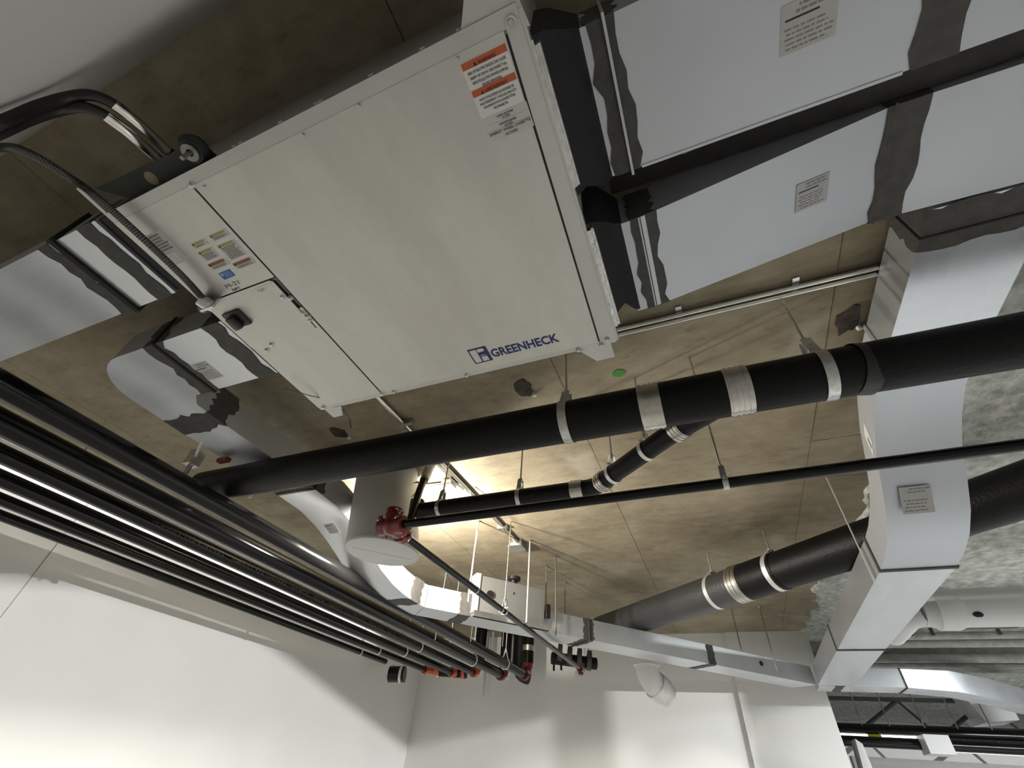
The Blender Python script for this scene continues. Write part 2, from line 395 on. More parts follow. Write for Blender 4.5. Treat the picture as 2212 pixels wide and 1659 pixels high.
obj('tube', MB().tube([(-1.48, 1.9, CEIL - 0.014), (-1.46, 2.35, CEIL - 0.014), (-1.448, 2.42, CEIL - 0.014)], 0.009, 10), 'emt', t)
for y in (1.62, 2.62, 3.05):
    obj('strap_clip', MB().box(-1.46, -1.375, y - 0.011, y + 0.011, CEIL - 0.032, CEIL), 'zinc', t)
t = thing('junction_box', 'square steel junction box on the slab at the conduit end', 'junction box', (-1.42, 3.40, CEIL))
obj('box_body', MB().box(-1.475, -1.365, 3.325, 3.435, CEIL - 0.055, CEIL), 'zinc', t, bevel=0.003)
obj('cover_plate', MB().box(-1.482, -1.358, 3.318, 3.442, CEIL - 0.058, CEIL - 0.0545), 'zinc', t)
obj('connector', MB().ring((-1.41, 3.315, CEIL - 0.018), (0, 1, 0), 0.013, 0.02, 0.03, 14), 'zinc', t)
t = thing('junction_box', 'small steel junction box on the brightest patch of slab', 'junction box', (-1.50, 2.31, CEIL))
obj('box_body', MB().box(-1.545, -1.465, 2.27, 2.35, CEIL - 0.05, CEIL), 'zinc', t, bevel=0.003)
obj('cover_plate', MB().box(-1.55, -1.46, 2.265, 2.355, CEIL - 0.053, CEIL - 0.0495), 'zinc', t)
obj('connector', MB().tube([(-1.55, 2.31, CEIL - 0.02), (-1.78, 2.30, CEIL - 0.02)], 0.01, 10), 'emt', t)

# ------------------------------------------------------------------ the ventilation unit
UB = 1.0; UT = 1.44
u = thing('ventilation_unit', 'large galvanized energy recovery ventilation unit hung under the slab', 'ventilation unit', (-0.67, 0.51, UT))
obj('casing', MB().box(-1.238, -0.105, 0.097, 0.925, UB + 0.006, UT), 'unit_dull', u, bevel=0.002)
obj('bottom_frame', MB().box(-1.238, -0.945, 0.097, 0.116, UB, UB + 0.008).box(-0.945, -0.105, 0.097, 0.1185, UB, UB + 0.008).box(-1.238, -0.105, 0.908, 0.925, UB, UB + 0.008).prism([(-0.1335, 0.1185, UB), (-0.105, 0.1185, UB), (-0.105, 0.908, UB), (-0.152, 0.908, UB)], (0, 0, 0.008)), 'unit_dull', u, smooth=False)
obj('access_panel', MB().prism([(-0.945, 0.1185, UB - 0.001), (-0.1385, 0.1185, UB - 0.001), (-0.157, 0.908, UB - 0.001), (-0.945, 0.908, UB - 0.001)], (0, 0, 0.007)), 'unit', u, smooth=False, label='big blank access panel with the printed maker mark')
obj('end_panel', MB().box(-1.238, -0.951, 0.116, 0.388, UB - 0.001, UB + 0.006), 'unit', u, smooth=False, label='narrow panel covered in warning labels')
obj('end_panel', MB().box(-1.238, -0.951, 0.5, 0.908, UB - 0.001, UB + 0.006), 'unit', u, smooth=False)
sp = obj('switch_panel', MB().prism([(-1.238, 0.392, UB - 0.002), (-0.975, 0.392, UB - 0.002), (-0.966, 0.40, UB - 0.002), (-0.966, 0.58, UB - 0.002), (-1.238, 0.58, UB - 0.002)], (0, 0, 0.007)), 'unit', u, smooth=False)
for g_ in ((-0.951, -0.945, 0.116, 0.908, UB + 0.001, UB + 0.0075), (-1.238, -0.951, 0.388, 0.392, UB + 0.001, UB + 0.0075), (-0.966, -0.963, 0.40, 0.58, UB - 0.0015, UB + 0.006), ):
    obj('seam_gap', MB().box(*g_), 'gap', u, smooth=False)
obj('seam_gap', MB().prism([(-0.1385, 0.126, UB - 0.0008), (-0.1340, 0.126, UB - 0.0008), (-0.1525, 0.908, UB - 0.0008), (-0.157, 0.908, UB - 0.0008)], (0, 0, 0.005)), 'gap', u, smooth=False)
obj('edge_lip', MB().box(-1.19, -0.96, 0.925, 0.938, UB + 0.012, UB + 0.05).box(-0.94, -0.21, 0.925, 0.938, UB + 0.012, UB + 0.05), 'unit_dull', u, smooth=False)
obj('side_rail', MB().box(-0.105, -0.098, 0.10, 0.92, UB + 0.002, UB + 0.03), 'unit_dull', u, smooth=False)
obj('front_lip', MB().box(-1.238, -0.105, 0.09, 0.097, UB, UB + 0.012), 'unit_dull', u, smooth=False)
obj('end_flange', MB().prism([(-1.240, 0.02, UB + 0.001), (-1.228, 0.02, UB + 0.001), (-1.234, 0.40, UB + 0.001), (-1.240, 0.40, UB + 0.001)], (0, 0, 0.012)), 'unit_dull', u, smooth=False)
# hanging brackets on the corners
b1 = obj('hanging_bracket', MB().prism([(-0.216, 0.097, UB + 0.003), (-0.172, 0.03, UB + 0.003), (-0.105, 0.03, UB + 0.003), (-0.092, 0.13, UB + 0.003)], (0, 0, 0.004)), 'unit_dull', u, smooth=False)
obj('bracket_hole', MB().tube([(-0.135, 0.052, UB + 0.0025), (-0.135, 0.052, UB + 0.004)], 0.014, 16), 'gap', b1)
b2 = obj('hanging_bracket', MB().prism([(-0.235, 0.925, UB + 0.012), (-0.125, 0.925, UB + 0.012), (-0.125, 0.998, UB + 0.012), (-0.182, 1.0, UB + 0.012)], (0, 0, 0.004)), 'unit_dull', u, smooth=False)
b3 = obj('hanging_bracket', MB().prism([(-1.228, 0.038, UB + 0.03), (-1.157, 0.094, UB + 0.03), (-0.858, 0.101, UB + 0.03), (-0.867, 0.051, UB + 0.03)], (0, 0, 0.004)), 'shadeplate', u, smooth=False, label='hanging bracket coloured dark for its shade with a rubber isolator')  # shade on this bracket is put into its plate colour
obj('isolator', MB().tube([(-0.888, 0.062, UB + 0.03), (-0.888, 0.062, UB + 0.02), (-0.888, 0.062, UB + 0.005)], [0.03, 0.034, 0.026], 18), 'rubber', b3)
obj('washer', MB().ring((-0.888, 0.062, UB + 0.002), (0, 0, 1), 0.008, 0.019, 0.004, 18), 'zinc_dull', b3)
obj('rod_end', MB().tube([(-0.888, 0.062, UB + 0.03), (-0.888, 0.062, UB - 0.03)], 0.005, 10), 'zinc_dull', b3)
obj('bracket_hole', MB().tube([(-1.059, 0.072, UB + 0.029), (-1.059, 0.072, UB + 0.031)], 0.016, 16), 'concrete', b3)
b4 = obj('hanging_bracket', MB().prism([(-1.15, 0.925, UB + 0.012), (-1.238, 0.925, UB + 0.012), (-1.235, 0.99, UB + 0.012), (-1.19, 0.99, UB + 0.012)], (0, 0, 0.004)), 'unit_dull', u, smooth=False)
def screw(x, y, z=UB - 0.002, r=0.0065):
    mb = MB().tube([(x, y, z + 0.003), (x, y, z - 0.003), (x, y, z - 0.006)], [r * 1.5, r, r * 0.75], 8)
    return obj('screw', mb, 'zinc', u)
for x, y in ((-0.979, 0.451), (-0.960, 0.462), (-0.963, 0.52), (-0.958, 0.535), (-0.963, 0.548), (-1.219, 0.404), (-1.225, 0.393), (-0.948, 0.118), (-0.898, 0.917), (-0.608, 0.919), (-0.223, 0.921), (-0.151, 0.921), (-0.948, 0.912), (-1.215, 0.912), (-0.122, 0.112), (-1.16, 0.59), (-1.195, 0.605), (-0.13, 0.905)):
    screw(x, y)
for x, y in ((-0.92, 0.13), (-0.61, 0.125), (-0.46, 0.122), (-0.235, 0.125)):
    screw(x, y, UB - 0.0005, 0.003)
mb = MB()
for x in (-0.80, -0.78, -0.66, -0.56, -0.55, -0.42, -0.30, -0.22): mb.tube([(x, 0.098, UB + 0.03), (x, 0.088, UB + 0.03)], 0.006, 8)
obj('side_screws', mb, 'zinc_pale', u, kind='stuff')
obj('corner_bolt', MB().tube([(-0.121, 0.113, UB), (-0.121, 0.113, UB - 0.004)], 0.011, 12), 'zinc', u)
# disconnect switch
ds = obj('disconnect_switch', MB().box(-1.213, -1.143, 0.437, 0.497, UB - 0.012, UB), 'black_plastic', u, bevel=0.006, label='square black switch with a red handle')
obj('rotary_handle', MB().box(-1.195, -1.165, 0.447, 0.492, UB - 0.032, UB - 0.012), 'black_plastic', ds, bevel=0.006)
obj('lock_tab', MB().box(-1.212, -1.192, 0.468, 0.499, UB - 0.018, UB - 0.004), 'red', ds, bevel=0.003)
# maker mark
lg = obj('logo_mark', MB().prism([(-0.556, 0.879, UB - 0.0022), (-0.556, 0.815, UB - 0.0022), (-0.493, 0.815, UB - 0.0022), (-0.493, 0.879, UB - 0.0022)], (0, 0, 0.0014)), 'navy', u, smooth=False)
def lw(x0, x1, y0, y1): return MB().box(x0, x1, y0, y1, UB - 0.0028, UB - 0.0020)
obj('logo_panel', lw(-0.551, -0.529, 0.820, 0.874), 'unit', lg, smooth=False)
obj('logo_panel', MB().prism([(-0.526, 0.834, UB - 0.0028), (-0.526, 0.820, UB - 0.0028), (-0.507, 0.820, UB - 0.0028), (-0.503, 0.823, UB - 0.0028), (-0.503, 0.830, UB - 0.0028), (-0.507, 0.833, UB - 0.0028)], (0, 0, 0.0008)), 'unit', lg, smooth=False)
obj('logo_panel', MB().prism([(-0.527, 0.850, UB - 0.0028), (-0.518, 0.8465, UB - 0.0028), (-0.505, 0.8475, UB - 0.0028), (-0.505, 0.8495, UB - 0.0028)], (0, 0, 0.0008)), 'unit', lg, smooth=False)
obj('logo_panel', lw(-0.524, -0.503, 0.854, 0.874), 'unit', lg, smooth=False)
text(u, 'maker_lettering', 'GREENHECK', (-0.489, 0.868, UB - 0.001), DN[0], DN[1], 0.046, 'navy', width=0.222, bold=0.0012)
# warning labels by the right end
W = UB - 0.001
wp = obj('warning_label', MB().prism([(-0.236, 0.235, W), (-0.142, 0.235, W), (-0.142, 0.135, W), (-0.236, 0.135, W)], (0, 0, -0.0006)), 'paper', u, smooth=False)
o = (-0.236, 0.135, W - 0.0006)
for b0 in (-0.013, -0.060):
    obj('orange_stripe', quadplate(o, DN[0], DN[1], 0.001, 0.093, b0, b0 + 0.012, 0.0004), 'orange_ink', wp, smooth=False)
def tl(parent, s, y, size, wd, mat='ink', xc=-0.189, z=W - 0.0008): return text(parent, 'lettering', s, (xc, y, z), DN[0], DN[1], size, mat, 'CENTER', wd, 0.0002)
tl(wp, '\u25B2 WARNING', 0.1475, 0.0085, 0.046, z=W - 0.0012)
for k, (s, wd) in enumerate((('RISK OF ELECTRIC SHOCK CAN CAUSE', 0.078), ('INJURY OR DEATH. DISCONNECT ALL', 0.076), ('REMOTE ELECTRIC POWER SUPPLIES', 0.074), ('BEFORE SERVICING', 0.04))): tl(wp, s, 0.1575 + k * 0.0085, 0.0066, wd)
tl(wp, '\u25B2 AVERTISSEMENT', 0.1945, 0.0085, 0.056, z=W - 0.0012)
for k, (s, wd) in enumerate((("AVANT D'ACCEDER AUX BORNES DE", 0.074), ('RACCORDEMENT, TOUS LES CIRCUITS', 0.077), ("D'ALIMENTATION DOIVENT \u00CATRE", 0.068), ('DECONNECTES', 0.031))): tl(wp, s, 0.2045 + k * 0.0075, 0.006, wd)
for y0, y1, l1, s1 in ((0.2355, 0.250, 'SUPPLY BLOWER', 0.0055), (0.2505, 0.264, 'EXHAUST BLOWER', 0.0055), (0.2635, 0.283, 'ENERGY WHEEL CASSETTE', 0.0072)):
    x0 = -0.232 if y0 < 0.26 else -0.236
    q = obj('access_label', MB().prism([(x0, y1, W), (-0.139, y1, W), (-0.139, y0, W), (x0, y0, W)], (0, 0, -0.0005)), 'paper_pale', u, smooth=False)
    tl(q, l1, y0 + 0.0075, s1, 0.036 if y0 < 0.26 else 0.09, xc=-0.187); tl(q, 'ACCESS', y0 + (0.0128 if y0 < 0.26 else 0.0165), s1, 0.018 if y0 < 0.26 else 0.027, xc=-0.187)
# caution labels on the left panel
def caution(x0, x1, y0, y1, head, hh, rows, seed):
    q = obj('caution_label', MB().prism([(x0, y1, W), (x1, y1, W), (x1, y0, W), (x0, y0, W)], (0, 0, -0.0005)), 'paper_pale', u, smooth=False)
    obj('header_stripe', MB().box(x0 + 0.001, x1 - 0.008, y0 + 0.001, y0 + hh, W - 0.0010, W - 0.0004), head, q, smooth=False)
    obj('warning_triangle', MB().prism([(x0 + 0.002, y0 + hh, W - 0.0012), (x0 + 0.009, y0 + hh, W - 0.0012), (x0 + 0.0055, y0 + 0.001, W - 0.0012)], (0, 0, 0.0004)), 'ink', q, smooth=False)
    print_lines(q, (x0, y1, W - 0.0004), DN[0], DN[1], 0.004, x1 - x0 - 0.004, 0.002, y1 - y0 - hh - 0.002, rows, 'ink_grey', seed, 0.0008)
    return q
caution(-1.024, -0.964, 0.229, 0.247, 'yellow_ink', 0.007, 3, 1)
caution(-1.093, -1.042, 0.230, 0.246, 'yellow_ink', 0.007, 3, 2)
q = caution(-1.098, -1.044, 0.255, 0.285, 'yellow_ink', 0.007, 5, 3)
caution(-1.028, -0.967, 0.259, 0.306, 'yellow_ink', 0.007, 9, 4)
caution(-1.104, -1.037, 0.292, 0.313, 'brown_ink', 0.009, 3, 5)
caution(-1.033, -0.963, 0.314, 0.335, 'brown_ink', 0.009, 3, 6)
bl = obj('rating_label', MB().prism([(-1.099, 0.347, W), (-1.055, 0.346, W), (-1.055, 0.324, W), (-1.099, 0.325, W)], (0, 0, -0.0006)), 'blue_ink', u, smooth=False, label='small blue rating sticker')
obj('logo_patch', quadplate((-1.099, 0.346, W - 0.0006), DN[0], DN[1], 0.004, 0.013, 0.011, 0.018, 0.0004), 'paper_grey', bl, smooth=False)
print_lines(bl, (-1.099, 0.346, W - 0.0005), DN[0], DN[1], 0.015, 0.041, 0.004, 0.019, 3, 'paper_pale', 8, 0.0006, 0.3)
text(u, 'handwriting', 'M-21', (-1.118, 0.372, W - 0.0004), DN[0], DN[1], 0.017, 'ink_grey', width=0.05)
text(u, 'handwriting', 'NM', (-1.108, 0.386, W - 0.0004), DN[0], DN[1], 0.012, 'ink_grey', width=0.026)
sl = obj('serial_label', MB().prism([(-1.205, 0.262, W), (-1.14, 0.262, W), (-1.135, 0.17, W), (-1.200, 0.17, W)], (0, 0, -0.0005)), 'paper_pale', u, smooth=False)
print_lines(sl, (-1.203, 0.262, W - 0.0004), DN[0], DN[1], 0.006, 0.06, 0.04, 0.088, 6, 'ink_grey', 11, 0.0008)
obj('silver_patch', quadplate((-1.203, 0.262, W - 0.0004), DN[0], DN[1], 0.004, 0.045, 0.003, 0.032, 0.0006), 'paper', sl, smooth=False)
q = obj('switch_label', MB().prism([(-1.064, 0.417, W - 0.001), (-0.977, 0.415, W - 0.001), (-0.977, 0.399, W - 0.001), (-1.064, 0.401, W - 0.001)], (0, 0, -0.0006)), 'paper', u, smooth=False)
tl(q, 'DISCONNECT', 0.4095, 0.005, 0.03, 'ink_grey', -1.02, W - 0.0016); tl(q, 'SWITCH', 0.4145, 0.004, 0.013, 'ink_grey', -1.02, W - 0.0016)
# cable gland
obj('cable_gland', MB().tube([(-1.200, 0.362, UB - 0.03), (-1.192, 0.378, UB - 0.03), (-1.184, 0.398, UB - 0.026)], [0.017, 0.02, 0.017], 14).box(-1.21, -1.16, 0.385, 0.392, UB - 0.05, UB), 'zinc', u)
obj('gland_body', MB().tube([(-1.225, 0.385, UB + 0.01), (-1.21, 0.39, UB - 0.03), (-1.192, 0.385, UB - 0.032)], [0.018, 0.019, 0.015], 12), 'conduit', u)

# ------------------------------------------------------------------ flexible connectors and ducts
def xring(x, y0, y1, zb, zt): return P3([(x, y0, zb), (x, y1, zb), (x, y1, zt), (x, y0, zt)])
def yring(y, x0, x1, zb, zt): return P3([(x0, y, zb), (x1, y, zb), (x1, y, zt), (x0, y, zt)])
def lf(name, rings, mat, parent, **kw): return obj(name, MB().loft(rings), mat, parent, smooth=kw.pop('smooth', False), **kw)
def paper(parent, org, right, upv, wd, ht, seed=1, mat='paper_grey', bar=True, rows=5):
    q = obj('paper_label', quadplate(org, right, upv, 0, wd, 0, ht, 0.0008), mat, parent, smooth=False)
    n = Vector(right).normalized().cross(Vector(upv).normalized()); o2 = Vector(org) + n * 0.0006
    if bar: obj('black_bar', quadplate(o2, right, upv, wd * 0.08, wd * 0.68, ht * 0.66, ht * 0.70, 0.0006), 'ink', q, smooth=False)
    print_lines(q, o2, right, upv, wd * 0.06, wd * 0.95, ht * 0.05, ht * 0.55, rows, 'ink_grey', seed, 0.0006, 0.35)
    print_lines(q, o2, right, upv, wd * 0.25, wd * 0.98, ht * 0.74, ht * 0.96, 2, 'ink_grey', seed + 1, 0.0006, 0.5)
    return q
ZB, ZT = 1.165, 1.315
# right, upper duct
d1 = thing('rectangular_duct', 'pale rectangular duct leaving the upper half of the unit toward the right', 'duct', (0.3, 0.35, ZT))
lf('flexible_connector', [xring(-0.105, 0.15, 0.48, 1.045, 1.34), xring(-0.075, 0.155, 0.475, 1.075, 1.33), xring(-0.03, 0.18, 0.515, 1.13, 1.32), xring(-0.012, 0.19, 0.512, ZB + 0.004, ZT - 0.004)], 'flex', d1, smooth=True)
lf('collar', [xring(-0.02, 0.192, 0.512, ZB, ZT), xring(0.034, 0.192, 0.512, ZB, ZT)], 'duct_coat', d1)
lf('duct_section', [xring(0.038, 0.192, 0.512, ZB, ZT), xring(0.64, 0.192, 0.508, ZB, ZT)], 'duct_coat', d1)
lf('duct_section', [xring(0.644, 0.192, 0.508, ZB, ZT), xring(1.7, 0.192, 0.508, ZB, ZT)], 'duct_coat', d1)
flange(d1, xring(0.033, 0.192, 0.512, ZB, ZT), xring(0.039, 0.192, 0.512, ZB, ZT), 0.010, 'duct_coat')
seal(d1, xring(-0.012, 0.192, 0.512, ZB, ZT), xring(0.072, 0.192, 0.512, ZB, ZT), 5, 0.22)
seal(d1, xring(0.60, 0.192, 0.508, ZB, ZT), xring(0.70, 0.192, 0.508, ZB, ZT), 6, 0.16)
lf('bottom_seam', [xring(0.06, 0.509, 0.516, ZB - 0.002, ZB + 0.02), xring(0.60, 0.506, 0.513, ZB - 0.002, ZB + 0.02)], 'duct_coat', d1)
paper(d1, (0.364, 0.391, ZB - 0.0002), (1, -0.03, 0), (0, -1, 0), 0.101, 0.088, 21)
obj('metal_strips', MB().box(-0.098, -0.084, 0.16, 0.437, UB + 0.012, UB + 0.034).box(-0.098, -0.0895, 0.16, 0.437, UB + 0.006, UB + 0.02).box(-0.098, -0.094, 0.15, 0.437, UB + 0.002, UB + 0.01), 'zinc', d1, smooth=False)
# right, lower duct that rises toward the slab
d2 = thing('rectangular_duct', 'pale rectangular duct leaving the lower half of the unit and rising right', 'duct', (0.3, 0.8, ZT))
Z2, Z2T = 1.31, 1.455
lf('flexible_connector', [xring(-0.105, 0.55, 0.86, 1.04, 1.34), xring(-0.085, 0.56, 0.865, 1.06, 1.33), xring(-0.06, 0.60, 0.885, 1.12, 1.32), xring(-0.035, 0.63, 0.94, 1.145, 1.32), xring(-0.018, 0.648, 0.964, ZB + 0.004, ZT)], 'flex', d2, smooth=True)
lf('collar', [xring(-0.028, 0.648, 0.966, ZB, ZT), xring(0.03, 0.648, 0.966, ZB + 0.004, ZT)], 'duct_coat', d2)
lf('tapered_section', [xring(0.033, 0.648, 0.966, ZB + 0.004, ZT), xring(0.67, 0.644, 0.969, Z2, Z2T)], 'duct_coat', d2)
lf('duct_section', [xring(0.673, 0.644, 0.969, Z2, Z2T), xring(1.8, 0.66, 0.99, Z2, Z2T)], 'duct_coat', d2)
flange(d2, xring(0.672, 0.644, 0.969, Z2, Z2T), xring(0.678, 0.644, 0.969, Z2, Z2T), 0.006, 'seal')
seal(d2, xring(-0.012, 0.648, 0.966, ZB, ZT), xring(0.078, 0.648, 0.966, ZB + 0.014, ZT), 15, 0.2)
seal(d2, xring(0.652, 0.644, 0.969, Z2 - 0.004, Z2T), xring(0.758, 0.646, 0.970, Z2, Z2T), 16, 0.16)
sl_ = (Z2 - ZB) / 0.637
paper(d2, (0.447, 0.834, ZB + 0.41 * sl_ + 0.0012), (1, 0, sl_), (0, -1, 0), 0.088, 0.085, 33)
obj('metal_strips', MB().box(-0.098, -0.082, 0.55, 0.87, UB + 0.012, UB + 0.03).box(-0.098, -0.089, 0.55, 0.87, UB + 0.004, UB + 0.016), 'foil', d2, smooth=False)
# dark insulation board in the slot between the two
tb = thing('insulation_board', 'black insulation strip in the slot between the two pale ducts', 'insulation', (0.3, 0.58, 1.4))
obj('board', MB().box(-0.03, 1.6, 0.514, 0.64, 1.335, 1.36), 'insul', tb, smooth=False)
obj('paper_tag', MB().prism([(0.175, 0.562, 1.3345), (0.285, 0.552, 1.3345), (0.29, 0.582, 1.3345), (0.18, 0.594, 1.3345)], (0, 0, -0.001)), 'ink_grey', tb, smooth=False)
# right, dropping duct
d3 = thing('dropping_duct', 'pale duct branching off on the right and dropping in a swan neck', 'duct', (0.97, 1.2, 1.49))
prof = [(0.985, 1.31), (1.40, 1.31), (1.72, 1.31), (1.86, 1.297), (2.0, 1.25), (2.13, 1.18), (2.25, 1.08), (2.36, 1.00), (2.48, 0.945), (2.62, 0.912), (2.75, 0.90)]
def d3r(y, z, h=0.165, x0=0.815, x1=1.12): return yring(y, x0, x1, z, z + h)
lf('duct_section', [d3r(0.985, 1.31), d3r(1.60, 1.31)], 'galv_y', d3)
lf('swan_neck', [d3r(*p) for p in [(1.605, 1.31)] + prof[2:]], 'duct_coat', d3, smooth=True)
lf('duct_section', [d3r(2.76, 0.90), d3r(4.45, 0.90)], 'galv_y', d3)
lf('duct_section', [d3r(4.46, 0.90), d3r(5.97, 0.90)], 'galv_y', d3)
for y, z in ((1.60, 1.31), (2.755, 0.90), (4.455, 0.90)):
    flange(d3, d3r(y - 0.012, z), d3r(y + 0.012, z), 0.006, 'seal' if y > 2 else 'galv_y')
seal(d3, d3r(0.975, 1.31), d3r(1.14, 1.31), 44, 0.12)
flange(d3, d3r(1.075, 1.31), d3r(1.081, 1.31), 0.006, 'gap')
paper(d3, (0.872, 2.335, 0.995), (1, 0, 0), (0, -0.75, 0.66), 0.115, 0.125, 51, bar=False, rows=4)
q = obj('side_label', MB().prism([(0.8145, 2.06, 1.325), (0.8145, 2.125, 1.295), (0.8145, 2.155, 1.195), (0.8145, 2.09, 1.235)], (-0.001, 0, 0)), 'paper', d3, smooth=False)
obj('print', MB().prism([(0.8130, 2.10, 1.27), (0.8130, 2.115, 1.263), (0.8130, 2.13, 1.22), (0.8130, 2.115, 1.228)], (-0.0006, 0, 0)), 'ink_grey', q, smooth=False, kind='stuff')

# left, upper duct
d4 = thing('rectangular_duct', 'shiny rectangular duct leaving the unit end toward the left edge', 'duct', (-2.0, 0.25, ZT))
lf('flexible_connector', [xring(-1.238, 0.10, 0.39, 1.10, 1.34), xring(-1.30, 0.11, 0.385, 1.15, 1.33), xring(-1.50, 0.112, 0.38, ZB + 0.012, ZT - 0.005)], 'flex', d4, smooth=True)
lf('collar', [xring(-1.495, 0.107, 0.385, ZB, ZT), xring(-1.695, 0.107, 0.385, ZB, ZT)], 'galv', d4)
lf('duct_section', [xring(-1.705, 0.107, 0.385, ZB, ZT), xring(-3.1, 0.107, 0.385, ZB, ZT)], 'galv', d4)
flange(d4, xring(-1.69, 0.107, 0.385, ZB, ZT), xring(-1.71, 0.107, 0.385, ZB, ZT), 0.012, 'gap')
seal(d4, xring(-1.505, 0.107, 0.385, ZB, ZT), xring(-1.59, 0.107, 0.385, ZB, ZT), 61, 0.2)
seal(d4, xring(-1.71, 0.107, 0.385, ZB, ZT), xring(-1.79, 0.107, 0.385, ZB, ZT), 62, 0.3)
# left, lower duct: elbow, run, swan neck, then the diagonal run to the far right
d5 = thing('elbow_duct', 'shiny duct leaving the unit end, turning by an elbow and dropping', 'duct', (-2.0, 0.8, ZT))
lf('flexible_connector', [xring(-1.238, 0.52, 0.83, 1.10, 1.34), xring(-1.30, 0.53, 0.825, 1.15, 1.33), xring(-1.455, 0.54, 0.815, ZB + 0.012, ZT - 0.005)], 'flex', d5, smooth=True)
lf('collar', [xring(-1.45, 0.535, 0.82, ZB, ZT), xring(-1.81, 0.535, 0.82, ZB, ZT)], 'galv', d5)
# elbow with rounded heel
heel = [(-1.82, 0.535)] + [(-2.045 - 0.22 * math.sin(q), 0.755 - 0.22 * math.cos(q)) for q in [k * math.pi / 2 / 8 for k in range(9)]] + [(-2.265, 0.98)]
poly = [(x, y, ZB) for x, y in heel] + [(-1.985, 0.98, ZB), (-1.985, 0.87, ZB), (-1.93, 0.82, ZB), (-1.82, 0.82, ZB)]
obj('elbow', MB().prism(poly, (0, 0, ZT - ZB)), 'galv', d5, smooth=True)
L0, L1 = -2.265, -1.985
lf('duct_section', [yring(0.985, L0, L1, ZB, ZT), yring(1.66, L0, L1, ZB, ZT)], 'galv_y', d5)
neck = [(1.67, 1.16), (1.86, 1.155), (2.02, 1.125), (2.16, 1.08), (2.29, 1.03), (2.43, 0.97), (2.58, 0.93), (2.72, 0.91), (2.85, 0.902)]
lf('swan_neck', [yring(y, L0, L1, z, z + 0.155) for y, z in neck], 'galv_y', d5, smooth=True)
flange(d5, xring(-1.808, 0.535, 0.82, ZB, ZT), xring(-1.822, 0.535, 0.82, ZB, ZT), 0.008, 'gap')
flange(d5, yring(1.655, L0, L1, ZB, ZT), yring(1.672, L0, L1, ZB, ZT), 0.006, 'gap')
seal(d5, xring(-1.46, 0.535, 0.82, ZB, ZT), xring(-1.565, 0.535, 0.82, ZB, ZT), 71, 0.2)
seal(d5, xring(-1.76, 0.535, 0.82, ZB, ZT), xring(-1.90, 0.535, 0.82, ZB, ZT), 72, 0.25)
seal(d5, yring(0.90, L0, L1, ZB, ZT), yring(1.05, L0, L1, ZB, ZT), 73, 0.25)
seal(d5, yring(1.59, L0, L1, ZB, ZT), yring(1.76, L0, L1, ZB, ZT), 74, 0.2)
paper(d5, (-1.785, 0.765, ZB - 0.0002), (1, 0, 0), (0, -1, 0), 0.09, 0.095, 75, bar=True)
paper(d5, (-2.20, 2.10, 1.099), (1, 0, 0), (0, -1, 0.33), 0.085, 0.10, 76, bar=True, rows=3)
paper(d5, (-1.56, 0.534, 1.19), (1, 0, 0), (0, 0, 1), 0.10, 0.09, 77, bar=False)
# diagonal run
A = Vector((-1.97, 3.0, 0.9)); Bp = Vector((0.80, 5.94, 0.9)); dv = (Bp - A).normalized(); nv = Vector((-dv.y, dv.x, 0))
WD = 0.27; HT = 0.155
def gring(s, g=0.0): return grow_ring([A + dv * s, A + dv * s + nv * WD, A + dv * s + nv * WD + Vector((0, 0, HT)), A + dv * s + Vector((0, 0, HT))], g)
Lr = (Bp - A).length
d6 = thing('diagonal_duct', 'shiny shallow duct running diagonally below the slab toward the far wall', 'duct', tuple(A + dv * 1.5 + Vector((0, 0, HT))))
lf('corner_section', [yring(2.86, L0, L1, 0.902, 1.057), yring(2.98, L0 + 0.02, L1 + 0.01, 0.90, 1.055), [A + nv * WD, A, A + Vector((0, 0, HT)), A + nv * WD + Vector((0, 0, HT))]], 'galv', d6)
segs = [0.0, 0.32, 1.42, 2.72, Lr]
for a, b_ in zip(segs[:-1], segs[1:]):
    lf('duct_section', [gring(a + 0.004), gring(b_ - 0.004)], 'galv', d6)
seal(d6, [Vector((L0, 2.80, 0.905)), Vector((L1, 2.80, 0.905)), Vector((L1, 2.80, 1.062)), Vector((L0, 2.80, 1.062))], [Vector((L0 + 0.02, 2.95, 0.90)), Vector((L1 + 0.01, 2.95, 0.90)), Vector((L1 + 0.01, 2.95, 1.057)), Vector((L0 + 0.02, 2.95, 1.057))], 81, 0.2)
seal(d6, gring(0.26), gring(0.38), 82, 0.15); seal(d6, gring(1.36), gring(1.48), 83, 0.2); seal(d6, gring(2.68), gring(2.78), 84, 0.15)
flange(d6, gring(1.415), gring(1.425), 0.010, 'seal')
obj('access_hole', MB().tube([A + dv * 3.35 + Vector((0, 0, 0.09)) - nv * 0.003, A + dv * 3.35 + Vector((0, 0, 0.09)) + nv * 0.01], 0.022, 14), 'gap', d6)
# damper box on the run
bx = thing('damper_box', 'grey fire damper control box standing against the diagonal duct', 'damper', tuple(A + dv * 0.62 + Vector((0, 0, 1.25 - 0.9))))
def dpt(s, n, z): p = A + dv * s + nv * n; return Vector((p.x, p.y, z))
def dbox(mb, s0, s1, n0, n1, z0, z1):
    r = lambda s: [dpt(s, n0, z0), dpt(s, n1, z0), dpt(s, n1, z1), dpt(s, n0, z1)]
    return mb.loft([r(s0), r(s1)])
obj('housing', dbox(MB(), 0.40, 0.98, -0.035, 0.10, 0.93, 1.20), 'box_sheet', bx, smooth=False, bevel=0.003)
obj('end_plate', dbox(MB(), 0.36, 0.40, -0.045, 0.12, 0.92, 1.21), 'zinc_pale', bx, smooth=False)
obj('actuator', dbox(MB(), 0.99, 1.03, -0.05, -0.02, 0.985, 1.09), 'black_plastic', bx, smooth=False, bevel=0.004)
